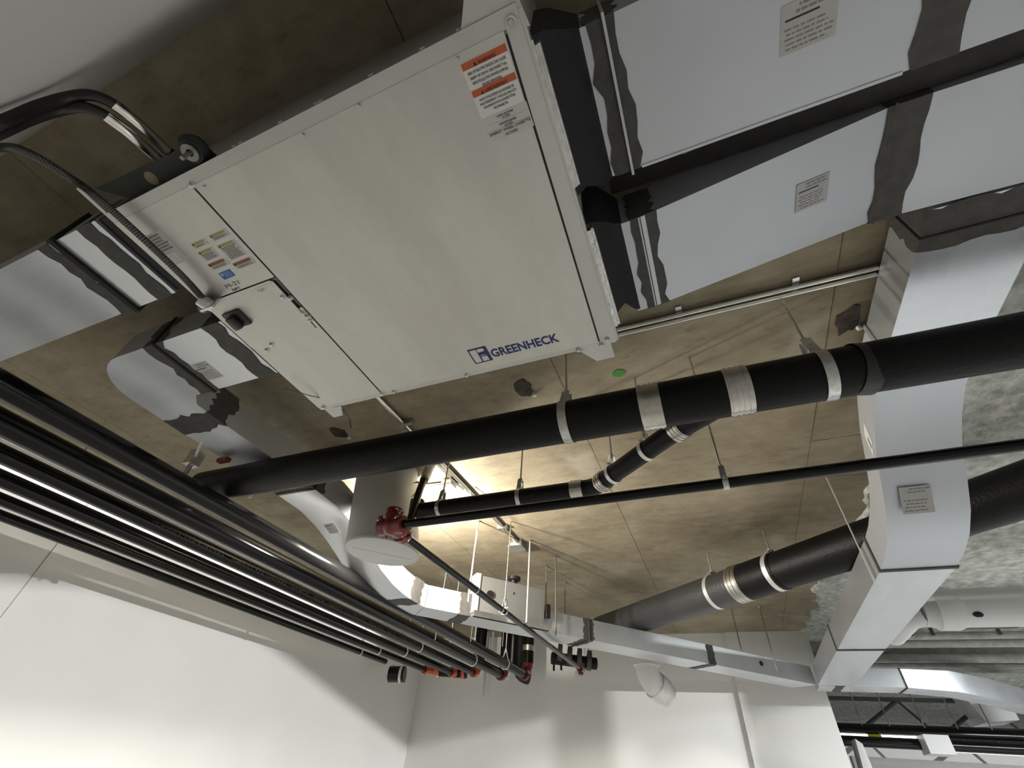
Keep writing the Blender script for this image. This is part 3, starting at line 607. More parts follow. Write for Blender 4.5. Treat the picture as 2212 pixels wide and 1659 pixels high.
obj('dial', MB().tube([dpt(0.49, -0.036, 1.07), dpt(0.49, -0.05, 1.07)], 0.028, 16), 'black_plastic', bx)
obj('knob', MB().tube([dpt(0.72, 0.03, 1.20), dpt(0.72, 0.03, 1.235), dpt(0.72, 0.03, 1.24), dpt(0.72, 0.03, 1.265)], [0.03, 0.03, 0.055, 0.055], 16), 'black_plastic', bx)
obj('arrow_mark', quadplate(dpt(0.70, -0.0356, 1.12), dv, (0, 0, 1), -0.006, 0.006, -0.012, 0.006, 0.001), 'ink', bx, smooth=False)
st = obj('strut_channel', dbox(MB(), 0.36, 1.02, -0.09, -0.05, 0.885, 0.925), 'zinc', bx, smooth=False)
dbm = MB(); dbox(dbm, 0.36, 1.0, -0.085, -0.055, 0.8835, 0.8855); obj('channel_slot', dbm, 'gap', bx, smooth=False)
# right continuation below the sprayed beams
d7 = thing('cross_duct', 'dull galvanized duct crossing to the right past the wall end', 'duct', (1.5, 6.0, 1.04))
lf('duct_section', [xring(0.83, 5.98, 6.30, 0.90, 1.05), xring(1.55, 6.0, 6.32, 0.90, 1.05)], 'galv', d7)
lf('bend_section', [xring(1.555, 6.0, 6.32, 0.90, 1.05), xring(1.95, 6.08, 6.40, 0.885, 1.05), xring(2.3, 6.35, 6.68, 0.87, 1.04), xring(2.75, 6.85, 7.2, 0.86, 1.03)], 'galv', d7, smooth=True)
flange(d7, xring(1.547, 6.0, 6.32, 0.90, 1.05), xring(1.557, 6.0, 6.32, 0.90, 1.05), 0.008, 'seal')
seal(d7, xring(0.96, 5.98, 6.30, 0.90, 1.05), xring(1.05, 5.985, 6.305, 0.90, 1.05), 91, 0.15)

# ------------------------------------------------------------------ white cylinder
# housing for the added light hidden above the rack
t = thing('added_strip_light', 'added long slim strip light hidden above the outer rack pipes, facing the left wall', 'light', (-3.70, 2.9, CEIL))
obj('housing', MB().box(-3.71, -3.67, 0.55, 5.35, 1.225, 1.275), 'pvc_grey', t, smooth=False)
for y_ in (1.2, 4.6): obj('support_rod', MB().tube([(-3.69, y_, 1.27), (-3.69, y_, CEIL)], 0.005, 8), 'zinc', t)
cy = thing('white_cylinder', 'white cylindrical duct stub with a flat capped end hanging behind the pipes', 'duct', (-1.87, 2.07, CEIL))
c0 = Vector((-1.683, 2.03, 0.905)); c1 = Vector((-1.85, 2.066, CEIL))
ax = (c1 - c0).normalized(); ux = Vector((1, 0, 0)); uy = Vector((0, 1, 0)); RC = 0.21
def circ(c, r, n=48): return [c + ux * r * math.cos(2 * math.pi * k / n) + uy * r * math.sin(2 * math.pi * k / n) for k in range(n)]
obj('jacket', MB().loft([circ(c0 + ax * 0.012, RC), circ(c1, RC - 0.01)]), 'drum', cy)
obj('end_cap', MB().loft([circ(c0, RC - 0.012), circ(c0 + ax * 0.004, RC - 0.002), circ(c0 + ax * 0.016, RC + 0.0015)]), 'drum', cy)
obj('cap_seam', MB().prism([(c0.x - 0.121, c0.y - 0.119, c0.z - 0.0006), (c0.x - 0.119, c0.y - 0.121, c0.z - 0.0006), (c0.x + 0.121, c0.y + 0.119, c0.z - 0.0006), (c0.x + 0.119, c0.y + 0.121, c0.z - 0.0006)], (0, 0, 0.0016)), 'ink_grey', cy, smooth=False)

# ------------------------------------------------------------------ pipes
def bolt_band(parent, p, d, r, wd, ribs, mat='steel', name='coupling_band'):
    q = obj(name, MB().ring(p, d, r - 0.001, r + 0.0035, wd, 32), mat, parent)
    dn = Vector(d).normalized(); mb = MB()
    for k in range(ribs):
        mb.ring(Vector(p) + dn * wd * ((k + 0.5) / ribs - 0.5) * 0.92, d, r + 0.001, r + 0.0062, wd / ribs * 0.45, 32)
    obj('clamp_ribs', mb, mat, q)
    return q
# big cast iron drain pipe with its wye
CY, CZ, CR = 1.353, 1.07, 0.083
cp = thing('drain_pipe', 'thick black cast iron drain pipe crossing below the unit', 'pipe', (0, CY, CZ))
obj('pipe_length', MB().tube([(-2.45, CY, CZ), (-0.055, CY, CZ)], CR, 36), 'cast', cp)
obj('wye_fitting', MB().tube([(-0.055, CY, CZ), (0.235, CY, CZ)], CR + 0.0015, 36).tube([(0.20, CY, CZ), (0.13, 1.43, CZ + 0.003), (0.06, 1.49, CZ + 0.005), (0.035, 1.512, CZ + 0.006)], [0.05, 0.052, 0.047, 0.046], 24), 'cast', cp)
obj('pipe_length', MB().tube([(0.235, CY, CZ), (2.9, CY, CZ)], CR, 36), 'cast', cp)
bolt_band(cp, (-0.06, CY, CZ), (1, 0, 0), CR, 0.078, 4)
bolt_band(cp, (0.235, CY, CZ), (1, 0, 0), CR, 0.078, 4)
obj('wrap_patch', MB().ring((0.60, CY, CZ), (1, 0.25, 0), CR + 0.001, CR + 0.003, 0.05, 32), 'black_plastic', cp)
# branch: diagonal piece and run parallel to the drain pipe
bp_ = thing('branch_pipe', 'thinner black cast iron branch pipe with a diagonal end behind the drain pipe', 'pipe', (-0.5, 1.9, 1.08))
BR = 0.041
obj('diagonal_length', MB().tube([(0.035, 1.512, 1.076), (-0.36, 1.86, 1.08), (-0.40, 1.893, 1.08), (-0.44, 1.905, 1.08)], BR, 24), 'cast', bp_)
obj('straight_length', MB().tube([(-0.44, 1.905, 1.08), (-1.36, 1.915, 1.08), (-1.42, 1.92, 1.082), (-1.455, 1.945, 1.10), (-1.462, 1.95, 1.16)], BR, 24), 'cast', bp_)
bolt_band(bp_, (0.02, 1.526, 1.076), (-0.75, 0.66, 0), BR + 0.004, 0.05, 3)
bolt_band(bp_, (-0.36, 1.86, 1.08), (-0.75, 0.66, 0), BR, 0.05, 3)
bolt_band(bp_, (-0.50, 1.906, 1.08), (1, 0, 0), BR, 0.06, 3)
# thin sprinkler line
SZ, SR = 0.85, 0.0195
tp = thing('sprinkler_pipe', 'thin black sprinkler pipe running right below the drain pipe', 'pipe', (0, 1.58, SZ))
obj('pipe_length', MB().tube([(-1.285, 1.615, SZ), (2.3, 1.548, SZ)], SR, 20), 'black_pipe', tp)
br = thing('sprinkler_pipe', 'thin black sprinkler branch running away from the red fitting', 'pipe', (-1.325, 3.0, SZ))
obj('pipe_length', MB().tube([(-1.33, 1.70, SZ), (-1.322, 4.95, SZ)], SR, 20), 'black_pipe', br)
e_ = obj('end_tee', MB().tube([(-1.322, 4.92, SZ), (-1.322, 5.0, SZ)], 0.032, 16).tube([(-1.322, 4.96, SZ - 0.045), (-1.322, 4.96, SZ + 0.05)], 0.025, 14), 'red', br)
obj('sprinkler_head', MB().tube([(-1.322, 4.96, SZ - 0.045), (-1.322, 4.96, SZ - 0.06), (-1.322, 4.96, SZ - 0.062)], [0.01, 0.012, 0.022], 12), 'zinc', br)
for y in (1.95, 2.35): obj('clamp_mark', MB().ring((-1.327, y + 0.6, SZ), (0, 1, 0), SR, SR + 0.0015, 0.012, 16), 'zinc', br)
# red grooved elbow / tee
rf = thing('grooved_fitting', 'dark red grooved tee joining the two thin sprinkler pipes', 'pipe fitting', (-1.325, 1.63, SZ))
obj('tee_body', MB().tube([(-1.385, 1.62, SZ), (-1.36, 1.62, SZ), (-1.33, 1.62, SZ), (-1.28, 1.617, SZ)], [0.03, 0.04, 0.04, 0.034], 18).tube([(-1.33, 1.62, SZ), (-1.33, 1.72, SZ)], [0.038, 0.033], 18).tube([(-1.33, 1.62, SZ), (-1.33, 1.615, SZ + 0.07)], [0.038, 0.034], 18).sphere((-1.33, 1.62, SZ), 0.045), 'red', rf)
for p, d in (((-1.275, 1.616, SZ), (1, 0, 0)), ((-1.33, 1.715, SZ), (0, 1, 0)), ((-1.33, 1.618, SZ + 0.065), (0, 0, 1)), ((-1.375, 1.62, SZ), (1, 0, 0))):
    q = obj('coupling', MB().ring(p, d, 0.019, 0.041, 0.034, 20), 'red', rf)
    dd = Vector(d); s_ = dd.cross(Vector((0.3, 0.5, 0.8))).normalized()
    mb = MB()
    for sg in (1, -1):
        c_ = Vector(p) + s_ * 0.047 * sg; mb.add(*(lambda z: (z.v, z.f))(MB().sphere(c_, 0.013, 8, 6)))
    obj('bolt_lug', mb, 'red', q, kind='stuff')
    mb = MB()
    for sg in (1, -1):
        c_ = Vector(p) + s_ * 0.052 * sg; t_ = s_.cross(dd).normalized(); mb.tube([c_ - t_ * 0.022, c_ + t_ * 0.022], 0.004, 8)
    obj('bolt', mb, 'zinc', q, kind='stuff')
obj('plug', MB().tube([(-1.39, 1.62, SZ), (-1.405, 1.62, SZ)], 0.012, 6), 'red', rf)
# riser wrapped in plastic
rs = thing('sprinkler_riser', 'thin black riser pipe with torn milky plastic wrapped round its top', 'pipe', (-1.34, 1.66, CEIL))
rp = [(-1.345, 1.66, SZ + 0.04), (-1.40, 1.79, 1.15), (-1.505, 2.03, CEIL + 0.01)]
obj('pipe_length', MB().tube([(-1.345, 1.76, SZ + 0.03), (-1.42, 1.89, 1.2), (-1.475, 2.0, 1.40)], 0.021, 16), 'black_pipe', rs)
obj('plastic_wrap', MB().tube([(-1.45, 1.95, 1.30), (-1.462, 1.975, 1.35), (-1.478, 2.01, 1.42), (-1.49, 2.04, CEIL)], [0.024, 0.03, 0.028, 0.036], 14), 'plastic_wrap', rs)
obj('tape', MB().ring((-1.448, 1.945, 1.295), (-0.15, 0.27, 0.5), 0.020, 0.0265, 0.02, 14), 'yellow_ink', rs)
rnd = random.Random(5); mb = MB()
for k in range(7):
    a = Vector((-1.46, 1.97, 1.33)) + Vector((rnd.uniform(-.03, .02), rnd.uniform(-.02, .02), rnd.uniform(-.05, .08)))
    e = a + Vector((rnd.uniform(-0.09, -0.02), rnd.uniform(-0.03, 0.05), rnd.uniform(-0.10, 0.03))); s_ = Vector((0.012, 0.01, 0.012))
    mb.prism([a, a + s_, e + s_ * rnd.uniform(0.5, 1.6), e], (0.001, -0.001, 0.001))
obj('torn_flap', mb, 'plastic_wrap', rs, smooth=False)

# rack of black pipes along the left wall
RZ, RR = 0.93, 0.0475
rackr = [0.0475, 0.0506, 0.0395, 0.0387, 0.0312, 0.0284]
rackx = [-2.219, -2.518, -2.832, -3.136, -3.44, -3.716]
rackl = ['nearest long black pipe of the rack, beside the elbow duct', 'second long black pipe of the rack counted from the unit', 'third long black pipe of the rack, with faint grey stencilled lettering', 'fourth long black pipe of the rack counted from the unit', 'fifth long black pipe of the rack, with the brightest silver glare', 'thinner outermost black pipe of the rack, closest to the left wall']
ends = [5.72, 5.72, 5.62, 5.62, 5.5, 5.05]
for k, x in enumerate(rackx):
    r = rackr[k]
    p = thing('rack_pipe', rackl[k], 'pipe', (x, 3.0, RZ), 'black pipes of the rack along the left wall')
    obj('pipe_length', MB().tube([(x, 0.05, RZ), (x, ends[k], RZ)], r, 28), 'black_pipe', p)
    if k == 2:
        s = 'MADE IN USA   4 IN   A135   UL FM   FIRE PIPE   TESTED TO 1200PSI   A795   SCH 10   TESTED TO 1200PSI   TESTED TO 1200PSI'
        q = math.radians(6); off = Vector((math.cos(q), 0, math.sin(q)))
        st_ = text(p, 'stencil', s, (x + off.x * r, 4.6, RZ + off.z * r), (0, -1, 0), (math.sin(q), 0, -math.cos(q)), 0.028, 'stencil', width=3.2, depth=0.0006)
        st_['kind'] = 'stuff'
# grooved couplings and elbows at the far end of the rack
def coupling(parent, p, d, r, mat='orange', wd=0.05):
    q = obj('coupling', MB().ring(p, d, r - 0.002, r + 0.016, wd, 22), mat, parent)
    dd = Vector(d).normalized(); s_ = dd.cross(Vector((0.2, 0.1, 1))).normalized(); mb = MB()
    for sg in (1, -1): mb.sphere(Vector(p) + s_ * (r + 0.024) * sg, 0.016, 8, 6)
    obj('bolt_lug', mb, mat, q, kind='stuff')
    return q
def end_elbow(x, y, label, mat, turn, r=RR):
    t = thing('grooved_elbow', label, 'pipe fitting', (x, y, RZ))
    pts = arc((x, y, RZ + 0.11) if turn == 'up' else (x + 0.11, y, RZ), -math.pi / 2, 0, 0.11, 8, (0, 1, 0) if turn == 'up' else (0, 1, 0), (0, 0, 1) if turn == 'up' else (-1, 0, 0))
    if turn != 'up': pts = [Vector((x + 0.11 - 0.11 * math.cos(q), y + 0.11 * math.sin(q), RZ)) for q in [k * math.pi / 16 for k in range(9)]]
    else: pts = [Vector((x, y + 0.11 * math.sin(q), RZ + 0.11 - 0.11 * math.cos(q))) for q in [k * math.pi / 16 for k in range(9)]]
    obj('elbow_body', MB().tube(pts, r + 0.006, 20), mat, t)
    coupling(t, pts[0], pts[1] - pts[0], r, mat); coupling(t, pts[-1], pts[-1] - pts[-2], r, mat)
    return t
end_elbow(rackx[0], 5.74, 'dark red grooved elbow on the end of the nearest rack pipe', 'red', 'up', rackr[0])
end_elbow(rackx[1], 5.74, 'dark red grooved elbow on the end of the second rack pipe', 'red', 'up', rackr[1])
end_elbow(rackx[2], 5.64, 'orange grooved elbow on the end of the third rack pipe', 'orange', 'up', rackr[2])
end_elbow(rackx[3], 5.64, 'orange grooved elbow on the end of the fourth rack pipe', 'orange', 'side', rackr[3])
end_elbow(rackx[4], 5.52, 'orange grooved elbow with a white band on the fifth rack pipe', 'orange', 'side', rackr[4])
t = thing('cross_pipe', 'short black pipe joining the orange elbows at the rack end', 'pipe', (-3.1, 5.63, RZ))
obj('pipe_length', MB().tube([(-3.36, 5.64, RZ), (-2.98, 5.76, RZ)], 0.048, 18), 'black_pipe', t)
obj('white_band', MB().ring((-3.33, 5.65, RZ), (1, 0.3, 0), 0.047, 0.056, 0.03, 20), 'paper', t)
# drum shaped stub below the outermost pipe
t = thing('pipe_stub', 'short wide black pipe stub with a white strap below the outermost rack pipe', 'pipe', (-3.72, 5.2, RZ))
obj('stub_body', MB().tube([(-3.80, 5.30, RZ - 0.085), (-3.62, 5.36, RZ - 0.075)], 0.085, 28), 'black_pipe', t)
obj('bore', MB().tube([(-3.803, 5.299, RZ - 0.085), (-3.79, 5.303, RZ - 0.085)], 0.07, 24), 'gap', t)
obj('white_strap', MB().ring((-3.66, 5.347, RZ - 0.077), (0.18, 0.06, 0), 0.084, 0.09, 0.03, 28), 'paper', t)
obj('support_strap', MB().tube([(-3.66, 5.347, RZ - 0.01), (-3.70, 5.2, RZ + 0.06), (-3.70, 5.2, CEIL)], 0.008, 8), 'zinc_pale', t)
obj('orange_hook', MB().tube([(-3.76, 5.27, RZ + 0.0), (-3.75, 5.29, RZ - 0.03), (-3.77, 5.29, RZ - 0.08)], 0.017, 10), 'orange', t)
# risers behind the rack end
def riser(x, y, z0, r, label, mat='black_pipe', band=False, z1=CEIL):
    t = thing('riser_pipe', label, 'pipe', (x, y, z1))
    obj('pipe_length', MB().tube([(x, y, z0), (x, y, z1)], r, 20), mat, t)
    if band: bolt_band(t, (x, y, z0 + 0.16), (0, 0, 1), r, 0.06, 3)
    return t
riser(rackx[0], 5.85, RZ + 0.13, 0.070, 'black riser rising from the dark red elbow of the nearest rack pipe', band=True)
riser(rackx[1], 5.85, RZ + 0.13, 0.070, 'black riser rising from the elbow of the second rack pipe')
riser(rackx[2], 5.75, RZ + 0.13, 0.070, 'black riser rising from the orange elbow of the third rack pipe')
riser(-2.95, 6.2, 0.75, 0.018, 'thin silver riser standing left of the black risers', 'zinc_pale')
riser(-2.88, 6.2, 0.75, 0.018, 'thin silver riser standing beside its silver twin', 'zinc_pale')
# big bend of black pipe behind the risers
t = thing('bend_pipe', 'fat black pipe bend between the risers at the rack end', 'pipe', (-2.35, 6.15, 1.2))
obj('bend', MB().tube([(-2.42, 6.1, CEIL)] + [Vector((-2.42 + 0.0, 6.1, 1.1))] + [Vector((-2.42 + 0.12 * (1 - math.cos(q)), 6.1 + 0.0, 1.1 - 0.12 * math.sin(q))) for q in [k * math.pi / 12 for k in range(1, 7)]], 0.10, 22), 'cast', t)

# second distant cluster below the diagonal duct
t = thing('valve_cluster', 'dark cluster of coiled pipe and valve below the diagonal duct', 'valve', (-1.5, 5.7, 1.2))
for k in range(4): obj('coil_ring', MB().ring((-1.72 + 0.10 * k, 5.55 + 0.05 * k, 1.10 - 0.012 * k), (1, 0.35, -0.1), 0.075, 0.10, 0.05, 22), 'cast_grey', t)
obj('valve_body', MB().tube([(-1.80, 5.5, 1.05), (-1.35, 5.75, 1.04)], 0.06, 18), 'cast', t)
obj('valve_arm', MB().tube([(-1.78, 5.52, 1.03), (-1.78, 5.52, 0.93)], 0.012, 8).tube([(-1.70, 5.54, 1.03), (-1.70, 5.54, 0.94)], 0.012, 8), 'cast', t)
for x_, y_ in ((-1.72, 5.55), (-1.42, 5.70)): obj('support_rod', MB().tube([(x_, y_, 1.07), (x_, y_, CEIL)], 0.007, 8), 'zinc_pale', t)
# big dark pipe on the right
gp_ = thing('waste_pipe', 'fat dark grey pipe running diagonally behind the dropping duct', 'pipe', (0.8, 3.2, 1.2))
g0 = Vector((-1.10, 4.98, 1.2)); g1 = Vector((2.6, 1.66, 1.2)); gd = (g1 - g0).normalized(); GR = 0.122
obj('pipe_length', MB().tube([g0, g0 + gd * 1.80], GR, 36), 'cast_grey', gp_)
obj('pipe_length', MB().tube([g0 + gd * 1.80, g0 + gd * 2.14], GR + 0.002, 36), 'cast', gp_)
obj('pipe_length', MB().tube([g0 + gd * 2.14, g1], GR - 0.002, 36), 'cast', gp_)
q = obj('coupling_band', MB().ring(g0 + gd * 1.80, gd, GR - 0.001, GR + 0.005, 0.10, 36), 'steel', gp_)
mb = MB()
for k in range(3): mb.ring(g0 + gd * (1.765 + 0.035 * k), gd, GR, GR + 0.009, 0.014, 36)
obj('clamp_ribs', mb, 'steel', q)
# PVC elbow below the diagonal duct
pe = thing('pvc_elbow', 'white plastic drain elbow hanging below the diagonal duct by the far wall', 'pipe', (-0.74, 5.1, 1.2))
a0_ = Vector((-0.70, 5.10, 0))
pts = [Vector((-0.705, 5.10, 1.16)), Vector((-0.705, 5.10, 0.93)), Vector((-0.702, 5.105, 0.87)), Vector((-0.69, 5.12, 0.82)), Vector((-0.665, 5.15, 0.775)), Vector((-0.63, 5.19, 0.745))]
obj('elbow_body', MB().tube(pts, 0.108, 28), 'pvc', pe)
obj('hub', MB().ring((-0.705, 5.10, 0.955), (0, 0, 1), 0.106, 0.124, 0.10, 28), 'pvc', pe)
obj('hub', MB().tube([(-0.655, 5.165, 0.765), (-0.60, 5.235, 0.722)], [0.122, 0.122], 28), 'pvc', pe)
obj('support_rod', MB().tube([(-0.705, 5.10, 1.15), (-0.705, 5.10, CEIL)], 0.006, 8), 'zinc_dull', pe)
obj('outlet_pipe', MB().tube([(-0.60, 5.235, 0.722), (-0.56, 5.285, 0.69)], 0.10, 24), 'pvc', pe)
# pale jacketed pipe at the right
pj = thing('jacketed_pipe', 'pale grey jacketed pipe entering at the right behind the dropping duct', 'pipe', (2.0, 4.05, 1.05))
obj('pipe_length', MB().tube([(1.50, 4.02, 1.05), (4.5, 4.02, 1.05)], 0.115, 32), 'pvc_grey', pj)
obj('hub', MB().tube([(1.30, 4.02, 1.05), (1.36, 4.02, 1.05), (1.37, 4.02, 1.05), (1.47, 4.02, 1.05), (1.51, 4.02, 1.05)], [0.10, 0.118, 0.13, 0.132, 0.116], 32), 'pvc_grey', pj)
obj('torn_hole', MB().sphere((1.56, 3.925, 0.985), 0.022, 10, 6, (1.3, 0.7, 0.8)), 'gap', pj)
obj('elbow_body', MB().tube([(1.33, 4.02, 1.05), (1.275, 4.06, 1.05), (1.245, 4.14, 1.05), (1.24, 4.6, 1.05)], [0.10, 0.098, 0.095, 0.095], 24), 'pvc_grey', pj)

# ------------------------------------------------------------------ hangers
def rod(mb, x, y, z0, z1=CEIL, r=0.0045): return mb.tube([(x, y, z0), (x, y, z1)], r, 8)
def clevis(p, d, R, top, label, sw=0.03, mat='zinc', rodr=0.0045, group=None, rod_tip=0.0, z1=CEIL):
    """U strap round a pipe with its rod to the slab"""
    t = thing('pipe_hanger', label, 'hanger', (p[0], p[1], z1), group)
    P = Vector(p); dd = Vector(d).normalized(); sd = dd.cross(Vector((0, 0, 1))).normalized(); th = 0.003
    prof = []
    for r in (R + 0.001, R + 0.001 + th):
        pr = [P + sd * 0.012 + Vector((0, 0, R + top))] + [P + sd * r * math.cos(q) + Vector((0, 0, r * math.sin(q))) for q in [math.radians(58 - (58 + 238 - 0) * k / 26 * 1.0) for k in range(27)]] + [P - sd * 0.012 + Vector((0, 0, R + top))]
        prof.append(pr)
    a, b_ = prof; rings = []
    for i in range(len(a)):
        rings.append([a[i] - dd * sw / 2, a[i] + dd * sw / 2, b_[i] + dd * sw / 2, b_[i] - dd * sw / 2])
    obj('strap', MB().loft(rings), mat, t)
    mb = MB(); rod(mb, P.x, P.y, P.z + R + top - 0.03 - rod_tip, z1, rodr); obj('rod', mb, 'zinc', t)
    obj('nut', MB().tube([(P.x, P.y, P.z + R + top - 0.012), (P.x, P.y, P.z + R + top + 0.008)], rodr * 2.2, 6), 'zinc', t)
    obj('cross_bolt', MB().tube([P + sd * 0.03 + Vector((0, 0, R + top - 0.05)), P - sd * 0.03 + Vector((0, 0, R + top - 0.05))], 0.005, 8), 'zinc', t)
    return t
clevis((-0.386, CY, CZ), (1, 0, 0), CR, 0.07, 'steel strap hanger on the drain pipe left of the first coupling band', 0.034)
clevis((0.50, CY, CZ), (1, 0, 0), CR, 0.09, 'steel strap hanger on the drain pipe right of the second coupling band', 0.034)
dgv = Vector((-0.75, 0.66, 0))
clevis((-0.125, 1.652, 1.078), dgv, BR, 0.05, 'pale strap hanger at the upper end of the diagonal branch pipe', 0.02, 'zinc_pale')
clevis((-0.30, 1.807, 1.079), dgv, BR, 0.06, 'pale strap hanger at the lower end of the diagonal branch pipe', 0.02, 'zinc_pale')
clevis((-0.805, 1.91, 1.08), (1, 0, 0), BR, 0.06, 'steel strap hanger in the middle of the straight branch pipe', 0.022)
clevis((-1.275, 1.914, 1.08), (1, 0, 0), BR, 0.06, 'steel strap hanger at the end of the branch pipe near the red fitting', 0.022)
clevis((0.135, 1.588, SZ), (1, 0, 0), SR, 0.045, 'slim strap hanger on the thin sprinkler pipe below the coupling bands', 0.02)
clevis((-1.324, 3.0, SZ), (0, 1, 0), SR, 0.05, 'ring hanger on the thin sprinkler branch beside the damper box', 0.018)
for s_, lab in ((1.55, 'white strap hanger on the fat dark pipe left of its silver coupling'), (2.10, 'white strap hanger on the fat dark pipe right of its silver coupling')):
    p = g0 + gd * s_; clevis(p, gd, GR, 0.03, lab, 0.035, 'zinc_pale', 0.006, rod_tip=0.05)
def pear(x, y, r, label):
    t = thing('pear_hanger', label, 'hanger', (x, y, CEIL), None)
    pts = [Vector((x, y, RZ + r + 0.10))] + [Vector((x + (r + 0.004) * math.cos(q), y, RZ + (r + 0.004) * math.sin(q))) for q in [math.radians(50 - 280 * k / 22) for k in range(23)]] + [Vector((x, y, RZ + r + 0.10))]
    obj('ring', MB().tube(pts, 0.0065, 8, caps=False), 'zinc_pale', t)
    mb = MB(); rod(mb, x, y, RZ + r + 0.06); obj('rod', mb, 'zinc_pale', t)
    return t
for k, y in ((0, 5.15), (1, 4.95), (2, 4.35), (3, 4.55), (4, 4.5), (5, 4.55)):
    pear(rackx[k], y, rackr[k], 'white ring hanger near the far end of ' + ['the nearest rack pipe', 'the second rack pipe', 'the third rack pipe', 'the fourth rack pipe', 'the fifth rack pipe', 'the outermost rack pipe'][k])
# rods carrying the diagonal duct and others
def lone_rod(x, y, z0, label, group=None, z1=CEIL, r=0.006, mat='zinc_pale'):
    t = thing('threaded_rod', label, 'rod', (x, y, z1), group)
    mb = MB(); rod(mb, x, y, z0, z1, r); obj('shank', mb, mat, t)
    obj('anchor_nut', MB().tube([(x, y, z1 - 0.016), (x, y, z1)], 0.012, 6), 'zinc', t)
    return t
lone_rod(-1.30, 3.369, 0.87, 'threaded rod in front of the damper box, tallest of the bright rods', r=0.007)
lone_rod(-1.195, 3.75, 0.87, 'threaded rod just right of the damper box against the diagonal duct', r=0.007, mat='zinc_dull')
lone_rod(-1.354, 3.96, 1.0, 'dull threaded rod behind the diagonal duct right of the damper box', mat='zinc_dull')
lone_rod(-1.31, 4.40, 0.95, 'threaded rod farther back right of the damper box', mat='zinc_dull')
for x, y, lab in ((-2.415, 3.95, 'leftmost'), (-2.325, 4.075, 'second'), (-2.10, 4.05, 'third'), (-1.858, 4.226, 'rightmost')):
    lone_rod(x, y, 0.90, lab + ' of the four thin rods standing behind the damper box', r=0.004)
lone_rod(-1.575, 2.93, 0.90, 'threaded rod left of the damper box end plate carrying a loop of wire', r=0.007)
lone_rod(0.18, 5.35, 0.93, 'thin dark rod dropping to the right end of the diagonal duct', mat='zinc_dull')
lone_rod(0.45, 5.45, 0.93, 'thin dark rod nearest the access hole of the diagonal duct', mat='zinc_dull')
lone_rod(0.80, 2.86, 0.88, 'thin rod beside the swan neck of the dropping duct', r=0.004)
lone_rod(1.30, 6.2, 0.88, 'thin rod carrying the cross duct past the wall end', r=0.004)
t = thing('wire_loop', 'thin bright wire hooked from the slab conduit to a rod', 'wire', (-1.46, 2.9, CEIL))
obj('wire', MB().tube([(-1.40, 2.42, CEIL - 0.03), (-1.43, 2.62, CEIL - 0.10), (-1.50, 2.80, CEIL - 0.17), (-1.57, 2.92, CEIL - 0.25), (-1.573, 2.93, CEIL - 0.45)], 0.004, 6), 'zinc_pale', t)
t = thing('wire_tangle', 'tangle of thin wire hanging at the lower left corner of the unit', 'wire', (-1.2, 0.97, 1.2))
pts = [Vector((-1.22 + 0.05 * math.sin(k * 0.9) * (k / 18), 0.95 + 0.012 * k * math.cos(k * 0.5), 1.2 - 0.012 * k + 0.02 * math.sin(k * 1.7))) for k in range(19)]
obj('wire', MB().tube(pts, 0.0016, 6), 'conduit', t)
t = thing('beam_clamp', 'brass coloured beam clamp and bracket beside the nearest rack pipe', 'clamp', (-2.25, 1.25, 1.3))
obj('clamp_body', MB().box(-2.40, -2.35, 1.16, 1.22, 1.10, 1.18).tube([(-2.375, 1.19, 1.10), (-2.375, 1.19, 1.00)], 0.012, 10), 'steel', t)
obj('rod', MB().tube([(-2.375, 1.19, 1.14), (-2.15, 1.05, 1.19)], 0.008, 8), 'zinc_pale', t)
obj('red_tag', MB().box(-2.24, -2.17, 1.22, 1.25, 1.12, 1.14), 'red', t, smooth=False)
t = thing('hook_rod', 'short white rod stub hanging left of the swan neck duct', 'rod', (-2.62, 1.75, CEIL))
obj('shank', MB().tube([(-2.60, 1.73, 1.22), (-2.60, 1.73, CEIL)], 0.008, 8), 'paper', t)

# ------------------------------------------------------------------ cables at the upper left
def smooth_path(pts, n=10):
    P = [Vector(p) for p in pts]; P = [P[0] * 2 - P[1]] + P + [P[-1] * 2 - P[-2]]; out = []
    for i in range(1, len(P) - 2):
        for k in range(n):
            t_ = k / n; a, b_, c_, d_ = P[i - 1], P[i], P[i + 1], P[i + 2]
            out.append(0.5 * ((2 * b_) + (c_ - a) * t_ + (2 * a - 5 * b_ + 4 * c_ - d_) * t_ ** 2 + (3 * b_ - a - 3 * c_ + d_) * t_ ** 3))
    return out + [P[-2]]
kx = 1.0 / 1.2
def cz(l, z): return [(x * z / 1.2, y * z / 1.2, z) for x, y, z_ in l]
cab = [(-1.13, -0.118, -0.4), (-1.117, -0.115, 0.70), (-1.105, -0.115, 0.877), (-1.095, -0.115, 0.955), (-1.075, -0.108, 1.012), (-1.04, -0.094, 1.03), (-1.024, -0.066, 1.045), (-1.024, -0.026, 1.06), (-1.036, 0.014, 1.08), (-1.05, 0.048, 1.10), (-1.06, 0.08, 1.13)]
t = thing('coated_conduit', 'black flexible conduit curving off the wall to the unit, upper of the pair', 'cable', (-1.3, -0.12, 1.0))
obj('sheath', MB().tube(smooth_path([Vector(p) + Vector((0.014, -0.006, 0.010)) for p in cab]), 0.0115, 12), 'black_plastic', t)
obj('silver_sleeve', MB().tube(smooth_path([Vector(p) + Vector((0.014, -0.006, 0.010)) for p in cab[6:10]]), 0.0125, 12), 'emt', t)
t = thing('coated_conduit', 'black flexible conduit curving off the wall to the unit, lower of the pair', 'cable', (-1.3, -0.1, 1.0))
obj('sheath', MB().tube(smooth_path([Vector(p) + Vector((-0.012, 0.004, -0.006)) for p in cab]), 0.0115, 12), 'black_plastic', t)
